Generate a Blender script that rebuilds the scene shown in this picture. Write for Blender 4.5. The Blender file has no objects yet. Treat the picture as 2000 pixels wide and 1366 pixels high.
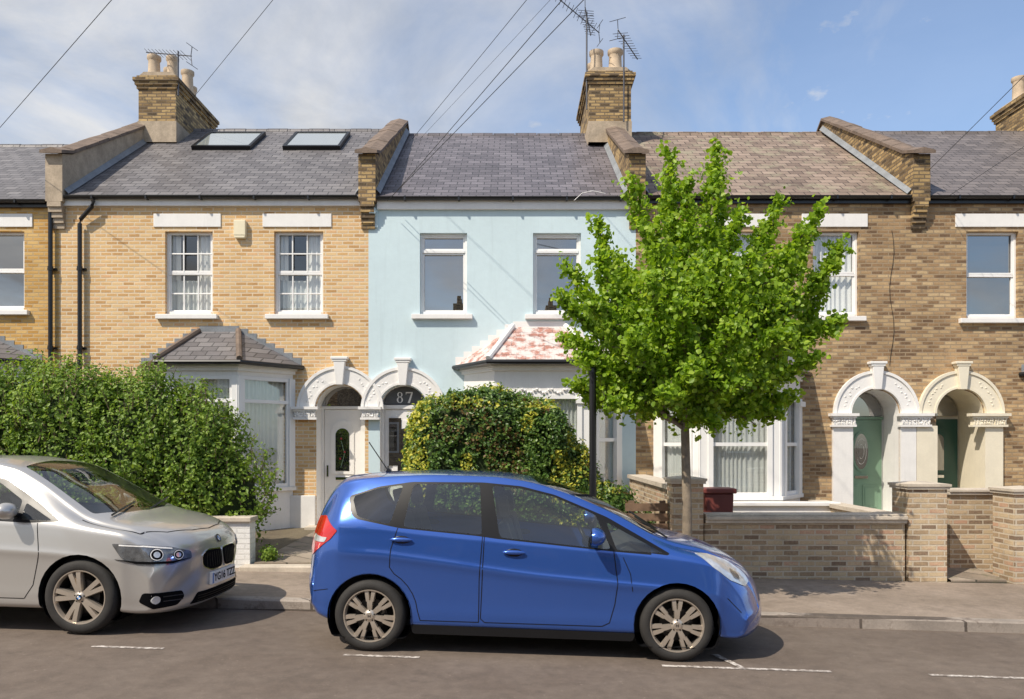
import bpy,bmesh,math,random
import numpy as np
from mathutils import Vector,Matrix,noise
from mathutils.bvhtree import BVHTree
from mathutils.geometry import tessellate_polygon
random.seed(5); RS=np.random.RandomState(5)
scn=bpy.context.scene; COL=scn.collection
scn.view_settings.view_transform='Standard'; scn.view_settings.look='None'
# ---------------------------------------------------------------- materials
class NT:
    def __init__(s,name):
        s.m=bpy.data.materials.new(name); s.m.use_nodes=True; s.t=s.m.node_tree
        s.t.nodes.clear(); s.out=s.t.nodes.new('ShaderNodeOutputMaterial')
    def n(s,ty,ins=None,**kw):
        nd=s.t.nodes.new(ty)
        for k,v in kw.items(): setattr(nd,k,v)
        for k,v in (ins or {}).items():
            sk=nd.inputs[k]
            if isinstance(v,bpy.types.NodeSocket): s.t.links.new(v,sk)
            else: sk.default_value=v
        return nd
    def math(s,op,a,b=0.0,c=0.0):
        return s.n('ShaderNodeMath',{0:a,1:b,2:c},operation=op).outputs[0]
    def mix(s,f,a,b,bt='MIX'):
        nd=s.n('ShaderNodeMix',data_type='RGBA',blend_type=bt)
        for i,v in ((0,f),(6,a),(7,b)):
            if isinstance(v,bpy.types.NodeSocket): s.t.links.new(v,nd.inputs[i])
            else: nd.inputs[i].default_value=v
        return nd.outputs[2]
    def ramp(s,f,stops,interp='LINEAR'):
        nd=s.n('ShaderNodeValToRGB',{0:f}); cr=nd.color_ramp; cr.interpolation=interp
        while len(cr.elements)<len(stops): cr.elements.new(.5)
        for e,(p,c) in zip(cr.elements,stops): e.position=p; e.color=c4(c)
        return nd.outputs[0]
    def noise(s,vec,scale,detail=5,rough=.55):
        return s.n('ShaderNodeTexNoise',{'Vector':vec,'Scale':scale,'Detail':detail,'Roughness':rough}).outputs[0]
    def fin(s,sh): s.t.links.new(sh,s.out.inputs[0]); return s.m
def c4(c):
    if isinstance(c,(int,float)): return (c,c,c,1)
    return tuple(c)+(1,) if len(c)==3 else tuple(c)
def mapr(t,v,a,b): return t.n('ShaderNodeMapRange',{0:v,1:0.25,2:0.75,3:a,4:b}).outputs[0]
def M(name,col,rough=.6,metal=0,coat=0,var=.12,vs=4,bump=0,bs=60,spec=.5,dist=.01,streak=0):
    t=NT(name); co=t.n('ShaderNodeTexCoord').outputs['Object']
    f=mapr(t,t.noise(co,vs,6),1-var,1+var)
    f2=mapr(t,t.noise(co,vs*9,4),1-var*.5,1+var*.5)
    k=t.math('MULTIPLY',f,f2)
    c=t.mix(1.0,c4(col),t.n('ShaderNodeCombineColor',{0:k,1:k,2:k}).outputs[0],'MULTIPLY')
    if streak:
        mp=t.n('ShaderNodeMapping',{'Vector':co,'Scale':(9,9,.7)}).outputs[0]
        sf=t.n('ShaderNodeMapRange',{0:t.noise(mp,1,6,.65),1:.52,2:.75,3:0.0,4:streak}).outputs[0]
        c=t.mix(sf,c,c4([x*.62 for x in col]))
    p=t.n('ShaderNodeBsdfPrincipled',{'Base Color':c,'Roughness':rough,'Metallic':metal,'Coat Weight':coat,'Coat Roughness':.03,'Specular IOR Level':spec})
    if bump:
        b=t.n('ShaderNodeBump',{'Height':t.noise(co,bs,4),'Strength':bump,'Distance':dist})
        t.t.links.new(b.outputs[0],p.inputs['Normal'])
    return t.fin(p.outputs[0])
def BR(name,stops,mortar,bw=.20,rh=.066,ms=.011,rough=.9,roof=0,var=.2,bump=.6,vs=1.2,stain=None,fn=.5):
    t=NT(name); co=t.n('ShaderNodeTexCoord').outputs['Object']
    sp=t.n('ShaderNodeSeparateXYZ',{0:co}).outputs
    n0=t.noise(co,7,3)
    if roof: u=sp[0]; v=t.math('MULTIPLY',sp[2],roof)
    else: u=t.math('ADD',sp[0],sp[1]); v=sp[2]
    v=t.math('ADD',v,t.math('MULTIPLY',n0,.012)); u=t.math('ADD',u,t.math('MULTIPLY',n0,.02))
    vec=t.n('ShaderNodeCombineXYZ',{0:u,1:v,2:0.0}).outputs[0]
    b=t.n('ShaderNodeTexBrick',{'Vector':vec,'Color1':c4(0),'Color2':c4(1),'Mortar':c4(.5),'Scale':1.0,'Mortar Size':ms,'Mortar Smooth':.2,'Bias':0.0,'Brick Width':bw,'Row Height':rh},offset=.5,squash=1)
    g=t.n('ShaderNodeSeparateColor',{0:b.outputs[0]}).outputs[0]
    fine=t.noise(co,35,5)
    g2=t.math('ADD',g,t.math('MULTIPLY',t.math('SUBTRACT',fine,.5),fn))
    c=t.ramp(g2,stops)
    big=mapr(t,t.noise(co,vs,6,.6),1-var,1+var)
    f2=mapr(t,t.noise(co,90,3),.88,1.12); k=t.math('MULTIPLY',big,f2)
    c=t.mix(b.outputs[1],c,c4(mortar))
    c=t.mix(1.0,c,t.n('ShaderNodeCombineColor',{0:k,1:k,2:k}).outputs[0],'MULTIPLY')
    if stain:
        sc,thr,scol=stain
        f=t.n('ShaderNodeMapRange',{0:t.noise(co,sc,8,.7),1:thr,2:thr+.12,3:0.0,4:.8}).outputs[0]
        c=t.mix(f,c,c4(scol))
    h=t.math('SUBTRACT',t.math('MULTIPLY',fine,.35),b.outputs[1])
    if roof:
        fr=t.math('FRACT',t.math('DIVIDE',v,rh)); h=t.math('SUBTRACT',h,t.math('MULTIPLY',fr,1.6)); h=t.math('ADD',h,t.math('MULTIPLY',g,.7))
    bp=t.n('ShaderNodeBump',{'Height':h,'Strength':bump,'Distance':.012})
    p=t.n('ShaderNodeBsdfPrincipled',{'Base Color':c,'Roughness':rough,'Normal':bp.outputs[0]})
    return t.fin(p.outputs[0])
def GL(name,tint,refl,base=None,rough=.0):
    t=NT(name); lw=t.n('ShaderNodeLayerWeight',{0:.35}).outputs[1]
    f=t.math('ADD',refl,t.math('MULTIPLY',t.math('POWER',lw,3.0),.7))
    gl=t.n('ShaderNodeBsdfGlossy',{'Color':c4(.95),'Roughness':rough})
    a=t.n('ShaderNodeBsdfTransparent',{'Color':c4(tint)}) if base is None else t.n('ShaderNodeBsdfDiffuse',{'Color':c4(base)})
    mx=t.n('ShaderNodeMixShader',{0:f,1:a.outputs[0],2:gl.outputs[0]})
    return t.fin(mx.outputs[0])
def LEAF(name,stops,trans=.35,rough=.45):
    t=NT(name); g=t.n('ShaderNodeNewGeometry').outputs['Random Per Island']
    co=t.n('ShaderNodeTexCoord').outputs['Object']
    f=t.math('ADD',t.math('MULTIPLY',g,.7),t.math('MULTIPLY',t.noise(co,2.2,3),.5)); f=t.math('SUBTRACT',f,.1)
    c=t.ramp(f,stops)
    p=t.n('ShaderNodeBsdfPrincipled',{'Base Color':c,'Roughness':rough,'Specular IOR Level':.35})
    c2=t.mix(1.0,c,(1.5,1.45,.6,1),'MULTIPLY')
    tr=t.n('ShaderNodeBsdfTranslucent',{'Color':c2})
    mx=t.n('ShaderNodeMixShader',{0:trans,1:p.outputs[0],2:tr.outputs[0]})
    return t.fin(mx.outputs[0])
mBrickA=BR('brick_tan',[(0,(.50,.28,.11)),(.2,(.62,.375,.16)),(.5,(.69,.455,.215)),(.8,(.72,.50,.26)),(1,(.68,.40,.20))],(.70,.57,.40),var=.11,fn=.35,stain=(2.6,.66,(.50,.36,.20)))
mBrickO=BR('brick_orange',[(0,(.44,.23,.055)),(.5,(.58,.34,.10)),(1,(.64,.42,.16))],(.50,.36,.19),var=.13,fn=.3)
mBrickB=BR('brick_stock_brown',[(0,(.15,.09,.05)),(.2,(.26,.16,.08)),(.5,(.37,.24,.125)),(.8,(.46,.315,.165)),(1,(.53,.39,.22))],(.33,.245,.155),var=.30,fn=.5,stain=(2.4,.59,(.17,.115,.07)))
mBrickW=BR('brick_garden_wall',[(0,(.22,.15,.10)),(.25,(.38,.27,.165)),(.5,(.48,.355,.22)),(.8,(.55,.43,.275)),(1,(.50,.30,.20))],(.54,.46,.35),var=.26,fn=.5,bump=.9,stain=(3,.6,(.27,.21,.15)))
mBrickC=BR('brick_chimney',[(0,(.07,.05,.03)),(.3,(.20,.13,.06)),(.6,(.37,.25,.11)),(1,(.50,.35,.16))],(.17,.125,.08),var=.3,stain=(5,.56,(.065,.055,.035)))
mBrickWht=BR('brick_painted_white',[(0,(.72,.71,.68)),(1,(.79,.78,.75))],(.68,.67,.64),var=.06)
mSlateA=BR('slate_grey',[(0,(.115,.106,.108)),(.5,(.155,.145,.148)),(1,(.20,.188,.188))],(.05,.05,.05),bw=.25,rh=.17,ms=.008,roof=1.8,rough=.5,var=.16,bump=1.0,stain=(4,.66,(.21,.19,.16)))
mSlateB=BR('slate_purple',[(0,(.10,.09,.10)),(.5,(.14,.126,.14)),(1,(.185,.168,.185))],(.045,.045,.045),bw=.25,rh=.17,ms=.008,roof=1.8,rough=.45,var=.18,bump=1.0,stain=(3,.63,(.20,.18,.155)))
mTileC=BR('concrete_tile_brown',[(0,(.16,.115,.09)),(.5,(.235,.175,.135)),(1,(.31,.235,.185))],(.08,.06,.05),bw=.26,rh=.2,ms=.010,roof=1.8,rough=.8,var=.25,bump=1,stain=(2.6,.52,(.29,.265,.18)))
mSlateD=BR('slate_brown',[(0,(.11,.095,.09)),(.5,(.15,.13,.125)),(1,(.19,.165,.155))],(.05,.045,.04),bw=.27,rh=.18,ms=.008,roof=1.8,rough=.6,var=.15,bump=1)
mTileRed=BR('tile_red_flaking',[(0,(.36,.15,.11)),(.6,(.44,.21,.16)),(1,(.52,.30,.25))],(.20,.11,.09),bw=.16,rh=.12,ms=.006,roof=1.3,rough=.6,var=.15,stain=(5,.43,(.70,.66,.63)))
mWhite=M('white_paint',(.82,.80,.77),.45,var=.05,bump=.08,bs=25,streak=.18)
mUpvc=M('white_upvc',(.83,.82,.80),.3,var=.03)
mDoorW=M('cream_white_door',(.85,.82,.77),.35,var=.03)
mCream=M('cream_paint',(.79,.72,.57),.5,var=.06,bump=.1,bs=25,streak=.15)
mBlue=M('pale_blue_render',(.575,.70,.735),.8,var=.05,vs=1.1,bump=.2,bs=14,streak=.2)
mStone=M('coping_stone',(.54,.47,.38),.8,var=.2,bump=.2,streak=.3)
mTerra=M('coping_tile_brown',(.17,.125,.095),.8,var=.35,vs=6,bump=.4)
mPot=M('chimney_pot_clay',(.58,.46,.33),.8,var=.25,vs=5,bump=.2,streak=.4)
mCement=M('cement',(.42,.34,.25),.9,var=.3,bump=.3,streak=.3)
mLead=M('lead_flashing',(.22,.235,.25),.55,var=.25)
mBlk=M('black_paint',(.012,.012,.013),.3,var=.1)
mBlkPlastic=M('black_plastic',(.010,.010,.011),.35,var=.1,spec=.25)
mMatte=M('matte_black',(.006,.006,.007),.9,var=.1,spec=.05)
mRub=M('tyre_rubber',(.026,.024,.022),.8,var=.3,vs=8,bump=.1)
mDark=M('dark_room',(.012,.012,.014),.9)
mDarkGl=GL('window_glass_dark',0,.34,base=(.02,.021,.022),rough=.005)
mGl=GL('window_glass_clear',(.9,.92,.92),.12,rough=.005)
mCarGl=GL('car_glass_tinted',(.76,.81,.76),.11,rough=.0)
mSkyGl=GL('skylight_glass',0,.45,base=(.42,.46,.44),rough=.03)
mLace=M('net_curtain',(.80,.79,.76),.9,var=.05)
mSlat=M('blind_grey',(.66,.67,.64),.8)
mGreen=M('sage_green_door',(.165,.27,.185),.35,var=.05)
mDGreen=M('dark_green_door',(.02,.075,.055),.3,var=.05)
mYel=M('alarm_box_cream',(.78,.70,.50),.5,var=.05)
mChrome=M('chrome',(.75,.75,.76),.12,metal=1,var=.02)
mRim=M('alloy_wheel',(.56,.49,.41),.36,metal=.7,var=.06)
mRimDk=M('alloy_recess',(.05,.045,.04),.5,metal=.5)
mBluP=M('blue_car_paint',(.034,.11,.43),.22,metal=.5,coat=1,var=.03,vs=200)
mSilP=M('silver_car_paint',(.53,.515,.49),.30,metal=.55,coat=.8,var=.02,vs=200)
mRedL=M('red_lens',(.55,.012,.012),.08,coat=1,var=.05)
mClr=M('clear_lens',(.62,.63,.64),.08,metal=.3,coat=1,var=.25,vs=20)
mHead=M('headlight_smoked',(.20,.205,.21),.12,metal=.5,coat=1,var=.55,vs=14)
mSeat=M('seat_fabric',(.045,.045,.048),.9)
mBark=M('bark',(.25,.20,.145),.9,var=.3,vs=14,bump=.6)
mTwig=M('twig',(.15,.105,.07),.9,var=.2)
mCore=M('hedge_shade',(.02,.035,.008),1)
mWood=M('timber',(.19,.12,.075),.8,var=.3,vs=8)
mBin=M('red_brown_plastic',(.20,.05,.04),.5,var=.1)
mRed=M('rose_red',(.35,.03,.035),.5)
mAer=M('aerial_metal',(.10,.10,.11),.4,metal=.6)
mLeafT=LEAF('maple_leaves',[(0,(.105,.195,.013)),(.35,(.205,.345,.024)),(.7,(.32,.465,.045)),(1,(.46,.56,.10))],.45)
mLeafP=LEAF('privet_leaves',[(0,(.07,.13,.018)),(.4,(.15,.25,.032)),(.75,(.255,.365,.06)),(1,(.40,.50,.12))],.38)
mLeafI=LEAF('ivy_leaves',[(0,(.03,.07,.018)),(.45,(.075,.15,.028)),(.8,(.15,.24,.045)),(1,(.32,.37,.10))],.25,.35)
mLeafY=LEAF('variegated_leaves',[(0,(.14,.21,.025)),(.4,(.34,.38,.045)),(.8,(.60,.55,.08)),(1,(.70,.66,.18))],.3)
mLeafR=LEAF('reddish_leaves',[(0,(.06,.04,.015)),(.5,(.14,.09,.03)),(1,(.24,.18,.06))],.25)
def ground_mats():
    out=[]
    for name,c,c2,sp,b in (('asphalt',(.128,.098,.076),(.162,.128,.102),220,.5),('pavement_tarmac',(.21,.165,.125),(.30,.24,.19),160,.5),('earth',(.11,.085,.055),(.16,.13,.08),60,.8)):
        t=NT(name); co=t.n('ShaderNodeTexCoord').outputs['Object']
        big=t.n('ShaderNodeMapRange',{0:t.noise(co,.75,7,.65),1:.38,2:.62}).outputs[0]
        c_=t.mix(big,c4(c),c4(c2)); fine=t.noise(co,sp,3,.7)
        k=mapr(t,fine,.62,1.38); k2=mapr(t,t.noise(co,9,6,.65),.80,1.20); k=t.math('MULTIPLY',k,k2)
        c_=t.mix(1.0,c_,t.n('ShaderNodeCombineColor',{0:k,1:k,2:k}).outputs[0],'MULTIPLY')
        st=t.n('ShaderNodeMapRange',{0:t.noise(co,2.3,8,.75),1:.55,2:.70,3:0.0,4:.45}).outputs[0]
        if name!='earth':
            c_=t.mix(st,c_,c4([x*.5 for x in c]))
            sp_=t.n('ShaderNodeMapRange',{0:t.noise(co,38,2,.5),1:.70,2:.74,3:0.0,4:.5}).outputs[0]
            c_=t.mix(sp_,c_,c4([x*2.1 for x in c2]))
        bp=t.n('ShaderNodeBump',{'Height':fine,'Strength':b,'Distance':.006})
        out.append(t.fin(t.n('ShaderNodeBsdfPrincipled',{'Base Color':c_,'Roughness':.85,'Normal':bp.outputs[0]}).outputs[0]))
    return out
mRoad,mPave,mEarth=ground_mats()
mKerb=BR('granite_kerb',[(0,(.24,.20,.17)),(1,(.38,.33,.28))],(.10,.08,.065),bw=.95,rh=9,ms=.014,var=.3,vs=3,stain=(6,.52,(.14,.11,.09)))
mSlab=BR('path_slabs',[(0,(.22,.175,.13)),(1,(.33,.27,.21))],(.08,.07,.05),bw=.5,rh=.4,ms=.014,var=.25,vs=2,stain=(5,.56,(.12,.12,.06)))
def mk_line():
    t=NT('worn_road_paint'); co=t.n('ShaderNodeTexCoord').outputs['Object']
    f=t.n('ShaderNodeMapRange',{0:t.noise(co,22,8,.75),1:.42,2:.56}).outputs[0]
    c=t.mix(f,(.62,.57,.52,1),(.20,.165,.14,1))
    return t.fin(t.n('ShaderNodeBsdfPrincipled',{'Base Color':c,'Roughness':.8}).outputs[0])
mLine=mk_line()
# ---------------------------------------------------------------- mesh builder
class B:
    def __init__(s): s.v=[];s.f=[];s.m=[];s.cur=0
    def add(s,vs,fs):
        o=len(s.v); s.v+=[tuple(v) for v in vs]; s.f+=[[i+o for i in f] for f in fs]; s.m+=[s.cur]*len(fs); return s
    def box(s,x0,x1,y0,y1,z0,z1):
        return s.add([(x,y,z) for x in(x0,x1) for y in(y0,y1) for z in(z0,z1)],[(0,1,3,2),(4,6,7,5),(0,4,5,1),(2,3,7,6),(0,2,6,4),(1,5,7,3)])
    def obox(s,P,U,u0,u1,n0,n1,z0,z1):
        U=Vector(U).normalized(); Nn=Vector((U.y,-U.x,0)); P=Vector(P)
        c=lambda u,n,z:P+U*u+Nn*n+Vector((0,0,z))
        return s.add([c(u,n,z) for u in(u0,u1) for n in(n0,n1) for z in(z0,z1)],[(0,1,3,2),(4,6,7,5),(0,4,5,1),(2,3,7,6),(0,2,6,4),(1,5,7,3)])
    def prism(s,poly,ax,a0,a1,holes=(),caps=(1,1),sides=True):
        def e(p,a):
            return {'y':(p[0],a,p[1]),'x':(a,p[0],p[1]),'z':(p[0],p[1],a)}[ax]
        loops=[list(poly)]+[list(h) for h in holes]; fl=[p for l in loops for p in l]; n=len(fl)
        if holes or len(poly)>4: tris=[tuple(t) for t in tessellate_polygon([[Vector((p[0],p[1],0)) for p in l] for l in loops])]
        else: tris=[tuple(range(len(poly)))]
        vs=[e(p,a0) for p in fl]+[e(p,a1) for p in fl]; fs=[]
        if caps[0]: fs+=tris
        if caps[1]: fs+=[tuple(i+n for i in t) for t in tris]
        if sides:
            o=0
            for l in loops:
                k=len(l)
                for i in range(k): j=(i+1)%k; fs.append((o+i,o+j,o+j+n,o+i+n))
                o+=k
        return s.add(vs,fs)
    def tube(s,pts,r,n=8,caps=True):
        pts=[Vector(p) for p in pts]; rr=r if isinstance(r,(list,tuple)) else [r]*len(pts)
        vs=[];fs=[]
        for i,p in enumerate(pts):
            d=(pts[min(i+1,len(pts)-1)]-pts[max(i-1,0)]).normalized()
            a=d.orthogonal() if abs(d.z)>.95 else d.cross(Vector((0,0,1)))
            a.normalize(); b=d.cross(a)
            for k in range(n):
                an=2*math.pi*k/n; vs.append(p+(a*math.cos(an)+b*math.sin(an))*rr[i])
        for i in range(len(pts)-1):
            for k in range(n): fs.append((i*n+k,i*n+(k+1)%n,(i+1)*n+(k+1)%n,(i+1)*n+k))
        if caps: fs+=[tuple(range(n)),tuple(range((len(pts)-1)*n,len(pts)*n))]
        return s.add(vs,fs)
    def lathe(s,prof,c,ax='y',n=32):
        vs=[];fs=[];c=Vector(c)
        for r,h in prof:
            for k in range(n):
                a=2*math.pi*k/n; u,w=r*math.cos(a),r*math.sin(a)
                vs.append(c+(Vector((u,h,w)) if ax=='y' else Vector((u,w,h)) if ax=='z' else Vector((h,u,w))))
        for i in range(len(prof)-1):
            for k in range(n): fs.append((i*n+k,i*n+(k+1)%n,(i+1)*n+(k+1)%n,(i+1)*n+k))
        return s.add(vs,fs)
    def blob(s,c,rx,ry,rz,n=8,m=5,jit=0):
        vs=[];fs=[]
        for i in range(m+1):
            th=math.pi*i/m
            for k in range(n):
                a=2*math.pi*k/n; j=1+random.uniform(-jit,jit)
                vs.append((c[0]+rx*j*math.sin(th)*math.cos(a),c[1]+ry*j*math.sin(th)*math.sin(a),c[2]+rz*j*math.cos(th)))
        for i in range(m):
            for k in range(n): fs.append((i*n+k,i*n+(k+1)%n,(i+1)*n+(k+1)%n,(i+1)*n+k))
        return s.add(vs,fs)
    def obj(s,name,mats,parent=None,smooth=None,bevel=0,recalc=True,local=False):
        me=bpy.data.meshes.new(name); me.from_pydata(s.v,[],s.f)
        if not isinstance(mats,(list,tuple)): mats=[mats]
        for m in mats: me.materials.append(m)
        me.polygons.foreach_set('material_index',s.m)
        if recalc:
            bm=bmesh.new(); bm.from_mesh(me); bmesh.ops.remove_doubles(bm,verts=bm.verts,dist=1e-6); bmesh.ops.recalc_face_normals(bm,faces=bm.faces); bm.to_mesh(me); bm.free()
        if smooth is not None:
            me.shade_smooth()
            try: me.set_sharp_from_angle(angle=math.radians(smooth))
            except Exception: pass
        me.update()
        return mkobj(name,me,parent,bevel,local)
def mkobj(name,me,parent=None,bevel=0,local=False):
    o=bpy.data.objects.new(name,me); COL.objects.link(o)
    if parent: setpar(o,parent,local)
    if bevel:
        b=o.modifiers.new('bevel','BEVEL'); b.width=bevel; b.segments=2; b.limit_method='ANGLE'
    return o
def setpar(o,parent,local=False):
    o.parent=parent
    if not local:
        W=Matrix.Identity(4); p=parent
        while p:
            W=(p.matrix_parent_inverse@Matrix.LocRotScale(p.location,p.rotation_euler,p.scale))@W
            p=p.parent
        o.matrix_parent_inverse=W.inverted()
def E(name,loc,label,cat,group=None,rot=(0,0,0)):
    o=bpy.data.objects.new(name,None); o.empty_display_size=.2; o.location=loc; o.rotation_euler=rot; COL.objects.link(o)
    if label: o['label']=label; o['category']=cat
    if group: o['group']=group
    return o
def tag(o,label,cat,group=None):
    o['label']=label; o['category']=cat
    if group: o['group']=group
    return o
def bx(name,mat,par,*boxes,bevel=0):
    for q in boxes: b=B(); b.box(*q); b.obj(name,mat,par,bevel=bevel)
def text_mesh(txt,size,mtx,name,mat,parent,local=False,ext=.003,bold=0):
    cu=bpy.data.curves.new(name,'FONT'); cu.body=txt; cu.size=size; cu.extrude=ext; cu.align_x='CENTER'; cu.align_y='CENTER'; cu.offset=bold
    t=bpy.data.objects.new(name,cu); COL.objects.link(t); bpy.context.view_layer.update()
    me=bpy.data.meshes.new_from_object(t.evaluated_get(bpy.context.evaluated_depsgraph_get()))
    bpy.data.objects.remove(t); me.transform(mtx); me.materials.clear(); me.materials.append(mat)
    return mkobj(name,me,parent,0,local)
# ---------------------------------------------------------------- ground
cl=lambda x:max(-14,min(14,x))
yk=lambda x:8.12-.06*cl(x)
yb=lambda x:10.05-.02*cl(x)
ym=lambda x:6.42-.06*cl(x)
sl=lambda x:-.018*cl(x)
XS=[-420,-60,-30]+list(np.arange(-14,14.01,1.0))+[30,60,420]
def sheet(name,rows,mat,xs=XS,kind=True):
    b=B(); vs=[];n=len(xs)
    for fy,fz_ in rows:
        for x in xs: vs.append((x,fy(x),fz_(x)))
    fs=[(i*n+j,i*n+j+1,(i+1)*n+j+1,(i+1)*n+j) for i in range(len(rows)-1) for j in range(n-1)]
    b.add(vs,fs); o=b.obj(name,mat)
    o['kind']='structure'; return o
K=lambda v:(lambda x:v)
gfac=lambda x:.25
sheet('ground',[(K(-420),lambda x:sl(x)-.06),(K(-4.6),lambda x:sl(x)-.06),(ym,lambda x:sl(x)-.06),(yk,lambda x:sl(x)-.16),(lambda x:yb(x)-.02,lambda x:sl(x)-.05),(yb,lambda x:sl(x)+.09),(K(14.1),gfac),(K(24),gfac),(K(420),gfac)],mEarth)
XR=[x for x in XS if abs(x)<=60]
sheet('road',[(K(-3.6),lambda x:sl(x)-.05),(K(-2),lambda x:sl(x)),(ym,lambda x:sl(x)),(yk,lambda x:sl(x)-.05)],mRoad,XR)
sheet('pavement',[(lambda x:yk(x)+.15,lambda x:sl(x)+.056),(yb,lambda x:sl(x)+.095)],mPave,XR)
sheet('pavement',[(K(-5.8),lambda x:sl(x)+.09),(K(-3.75),lambda x:sl(x)+.056)],mPave,XR)
def kerb(f):
    o=sheet('kerb',[(f,lambda x:sl(x)-.12),(f,lambda x:sl(x)+.045),(lambda x:f(x)+.02,lambda x:sl(x)+.06),(lambda x:f(x)+.15,lambda x:sl(x)+.06),(lambda x:f(x)+.15,lambda x:sl(x)-.12)],mKerb,XR)
kerb(yk); kerb(lambda x:-3.75)
for i,(a,c) in enumerate(((-3.45,-2.85),(-1.36,-.74),(1.18,2.48),(3.22,3.95),(5.6,6.4))):
    xs=np.linspace(a,c,6)
    o=sheet('road_marking',[(lambda x:ym(x)-.13,lambda x:sl(x)+.004),(lambda x:ym(x)-.08,lambda x:sl(x)+.004)],mLine,list(xs))
b=B(); b.add([(1.78,6.20,sl(1.8)+.008),(1.83,6.20,sl(1.8)+.008),(1.72,6.62,sl(1.7)+.003),(1.66,6.62,sl(1.7)+.003)],[(0,1,2,3)]); o=b.obj('road_marking',mLine); o['kind']='structure'
# ---------------------------------------------------------------- houses
Y0=14.1
fx=lambda p:(p-1000)/110.
fz=lambda p:1.72+(869-p)/110.
def rect(x0,x1,z0,z1): return [(x0,z0),(x1,z0),(x1,z1),(x0,z1)]
def archpoly(cx,r,zf,zs,n=20):
    return [(cx-r,zf)]+[(cx-r*math.cos(math.pi*i/n),zs+r*math.sin(math.pi*i/n)) for i in range(n+1)]+[(cx+r,zf)]
def curtain(par,x0,x1,z0,z1,y,mat,name='curtain'):
    b=B(); n=max(8,int((x1-x0)/.012)); vs=[];ph=random.random()*6
    for i in range(n+1):
        x=x0+(x1-x0)*i/n; yy=y+.018*math.sin(x*70+ph+1.5*math.sin(x*11))
        vs+=[(x,yy,z0),(x,yy,z1)]
    b.add(vs,[(2*i,2*i+2,2*i+3,2*i+1) for i in range(n)])
    return b.obj(name,mat,par,smooth=80)
def window(H,x0,x1,z0,z1,style='sash',glass=None,cur=None,lint=True,sillmat=None,lintmat=None,Y=Y0):
    W=E('window',((x0+x1)/2,Y,z0),'','') ; setpar(W,H)
    b=B(); y=Y+.075; t=.042
    b.box(x0,x0+t,y,y+.07,z0,z1); b.box(x1-t,x1,y,y+.07,z0,z1); b.box(x0+t,x1-t,y-.002,y+.07,z1-t,z1); b.box(x0+t,x1-t,y-.02,y+.07,z0,z0+t*1.3)
    zm=(z0+z1)/2; a0,a1=x0+t,x1-t
    if style in('sash','georgian'):
        b.box(a0,a1,y+.012,y+.06,zm-.02,zm+.02)
        for (s0,s1,dy) in ((z0+t*1.3,zm-.02,.03),(zm+.02,z1-t,.012)):
            b.box(a0,a0+.03,y+dy,y+dy+.03,s0,s1); b.box(a1-.03,a1,y+dy,y+dy+.03,s0,s1)
            b.box(a0+.03,a1-.03,y+dy+.001,y+dy+.03,s0,s0+.035)
            if style=='georgian':
                for k in (1,2):
                    xx=a0+(a1-a0)*k/3; b.box(xx-.012,xx+.012,y+dy-.004,y+dy+.022,s0,s1)
                zz=(s0+s1)/2; b.box(a0,a1,y+dy-.002,y+dy+.020,zz-.012,zz+.012)
    elif style=='transom':
        zt=z1-(z1-z0)*.22; b.box(a0,a1,y-.012,y+.06,zt-.025,zt+.025)
        for (s0,s1) in ((z0+t*1.3,zt-.025),(zt+.025,z1-t)):
            b.box(a0,a0+.03,y+.01,y+.05,s0,s1); b.box(a1-.03,a1,y+.01,y+.05,s0,s1); b.box(a0+.03,a1-.03,y+.011,y+.05,s1-.03,s1); b.box(a0+.03,a1-.03,y+.011,y+.05,s0,s0+.03)
    b.obj('frame',mUpvc,W,bevel=.004)
    tl=random.uniform(-.004,.010); g=B(); g.add([(a0,y+.055,z0),(a1,y+.055,z0),(a1,y+.055+tl,z1),(a0,y+.055+tl,z1)],[(0,1,2,3)]); g.obj('glass',glass or mDarkGl,W)
    s=B(); s.box(x0-.14,x1+.1,Y-.085,Y+.075,z0-.09,z0-.008); s.obj('sill',sillmat or mWhite,W,bevel=.006)
    if lint:
        l=B(); l.box(x0-.2,x1+.15,Y-.02,Y+.07,z1+.075,z1+.31); l.obj('lintel',lintmat or mWhite,W,bevel=.006)
    if cur=='half':
        curtain(W,a0,a0+(a1-a0)*.62,z0,zm-.1,y+.13,mSlat,'blind'); curtain(W,a0+(a1-a0)*.62,a1,z0,z1,y+.12,mLace)
        curtain(W,a0,a0+(a1-a0)*.2,zm-.1,z1,y+.13,mLace)
    elif cur=='full': curtain(W,a0,a1,z0,z1,y+.12,mLace)
    return W
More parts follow.
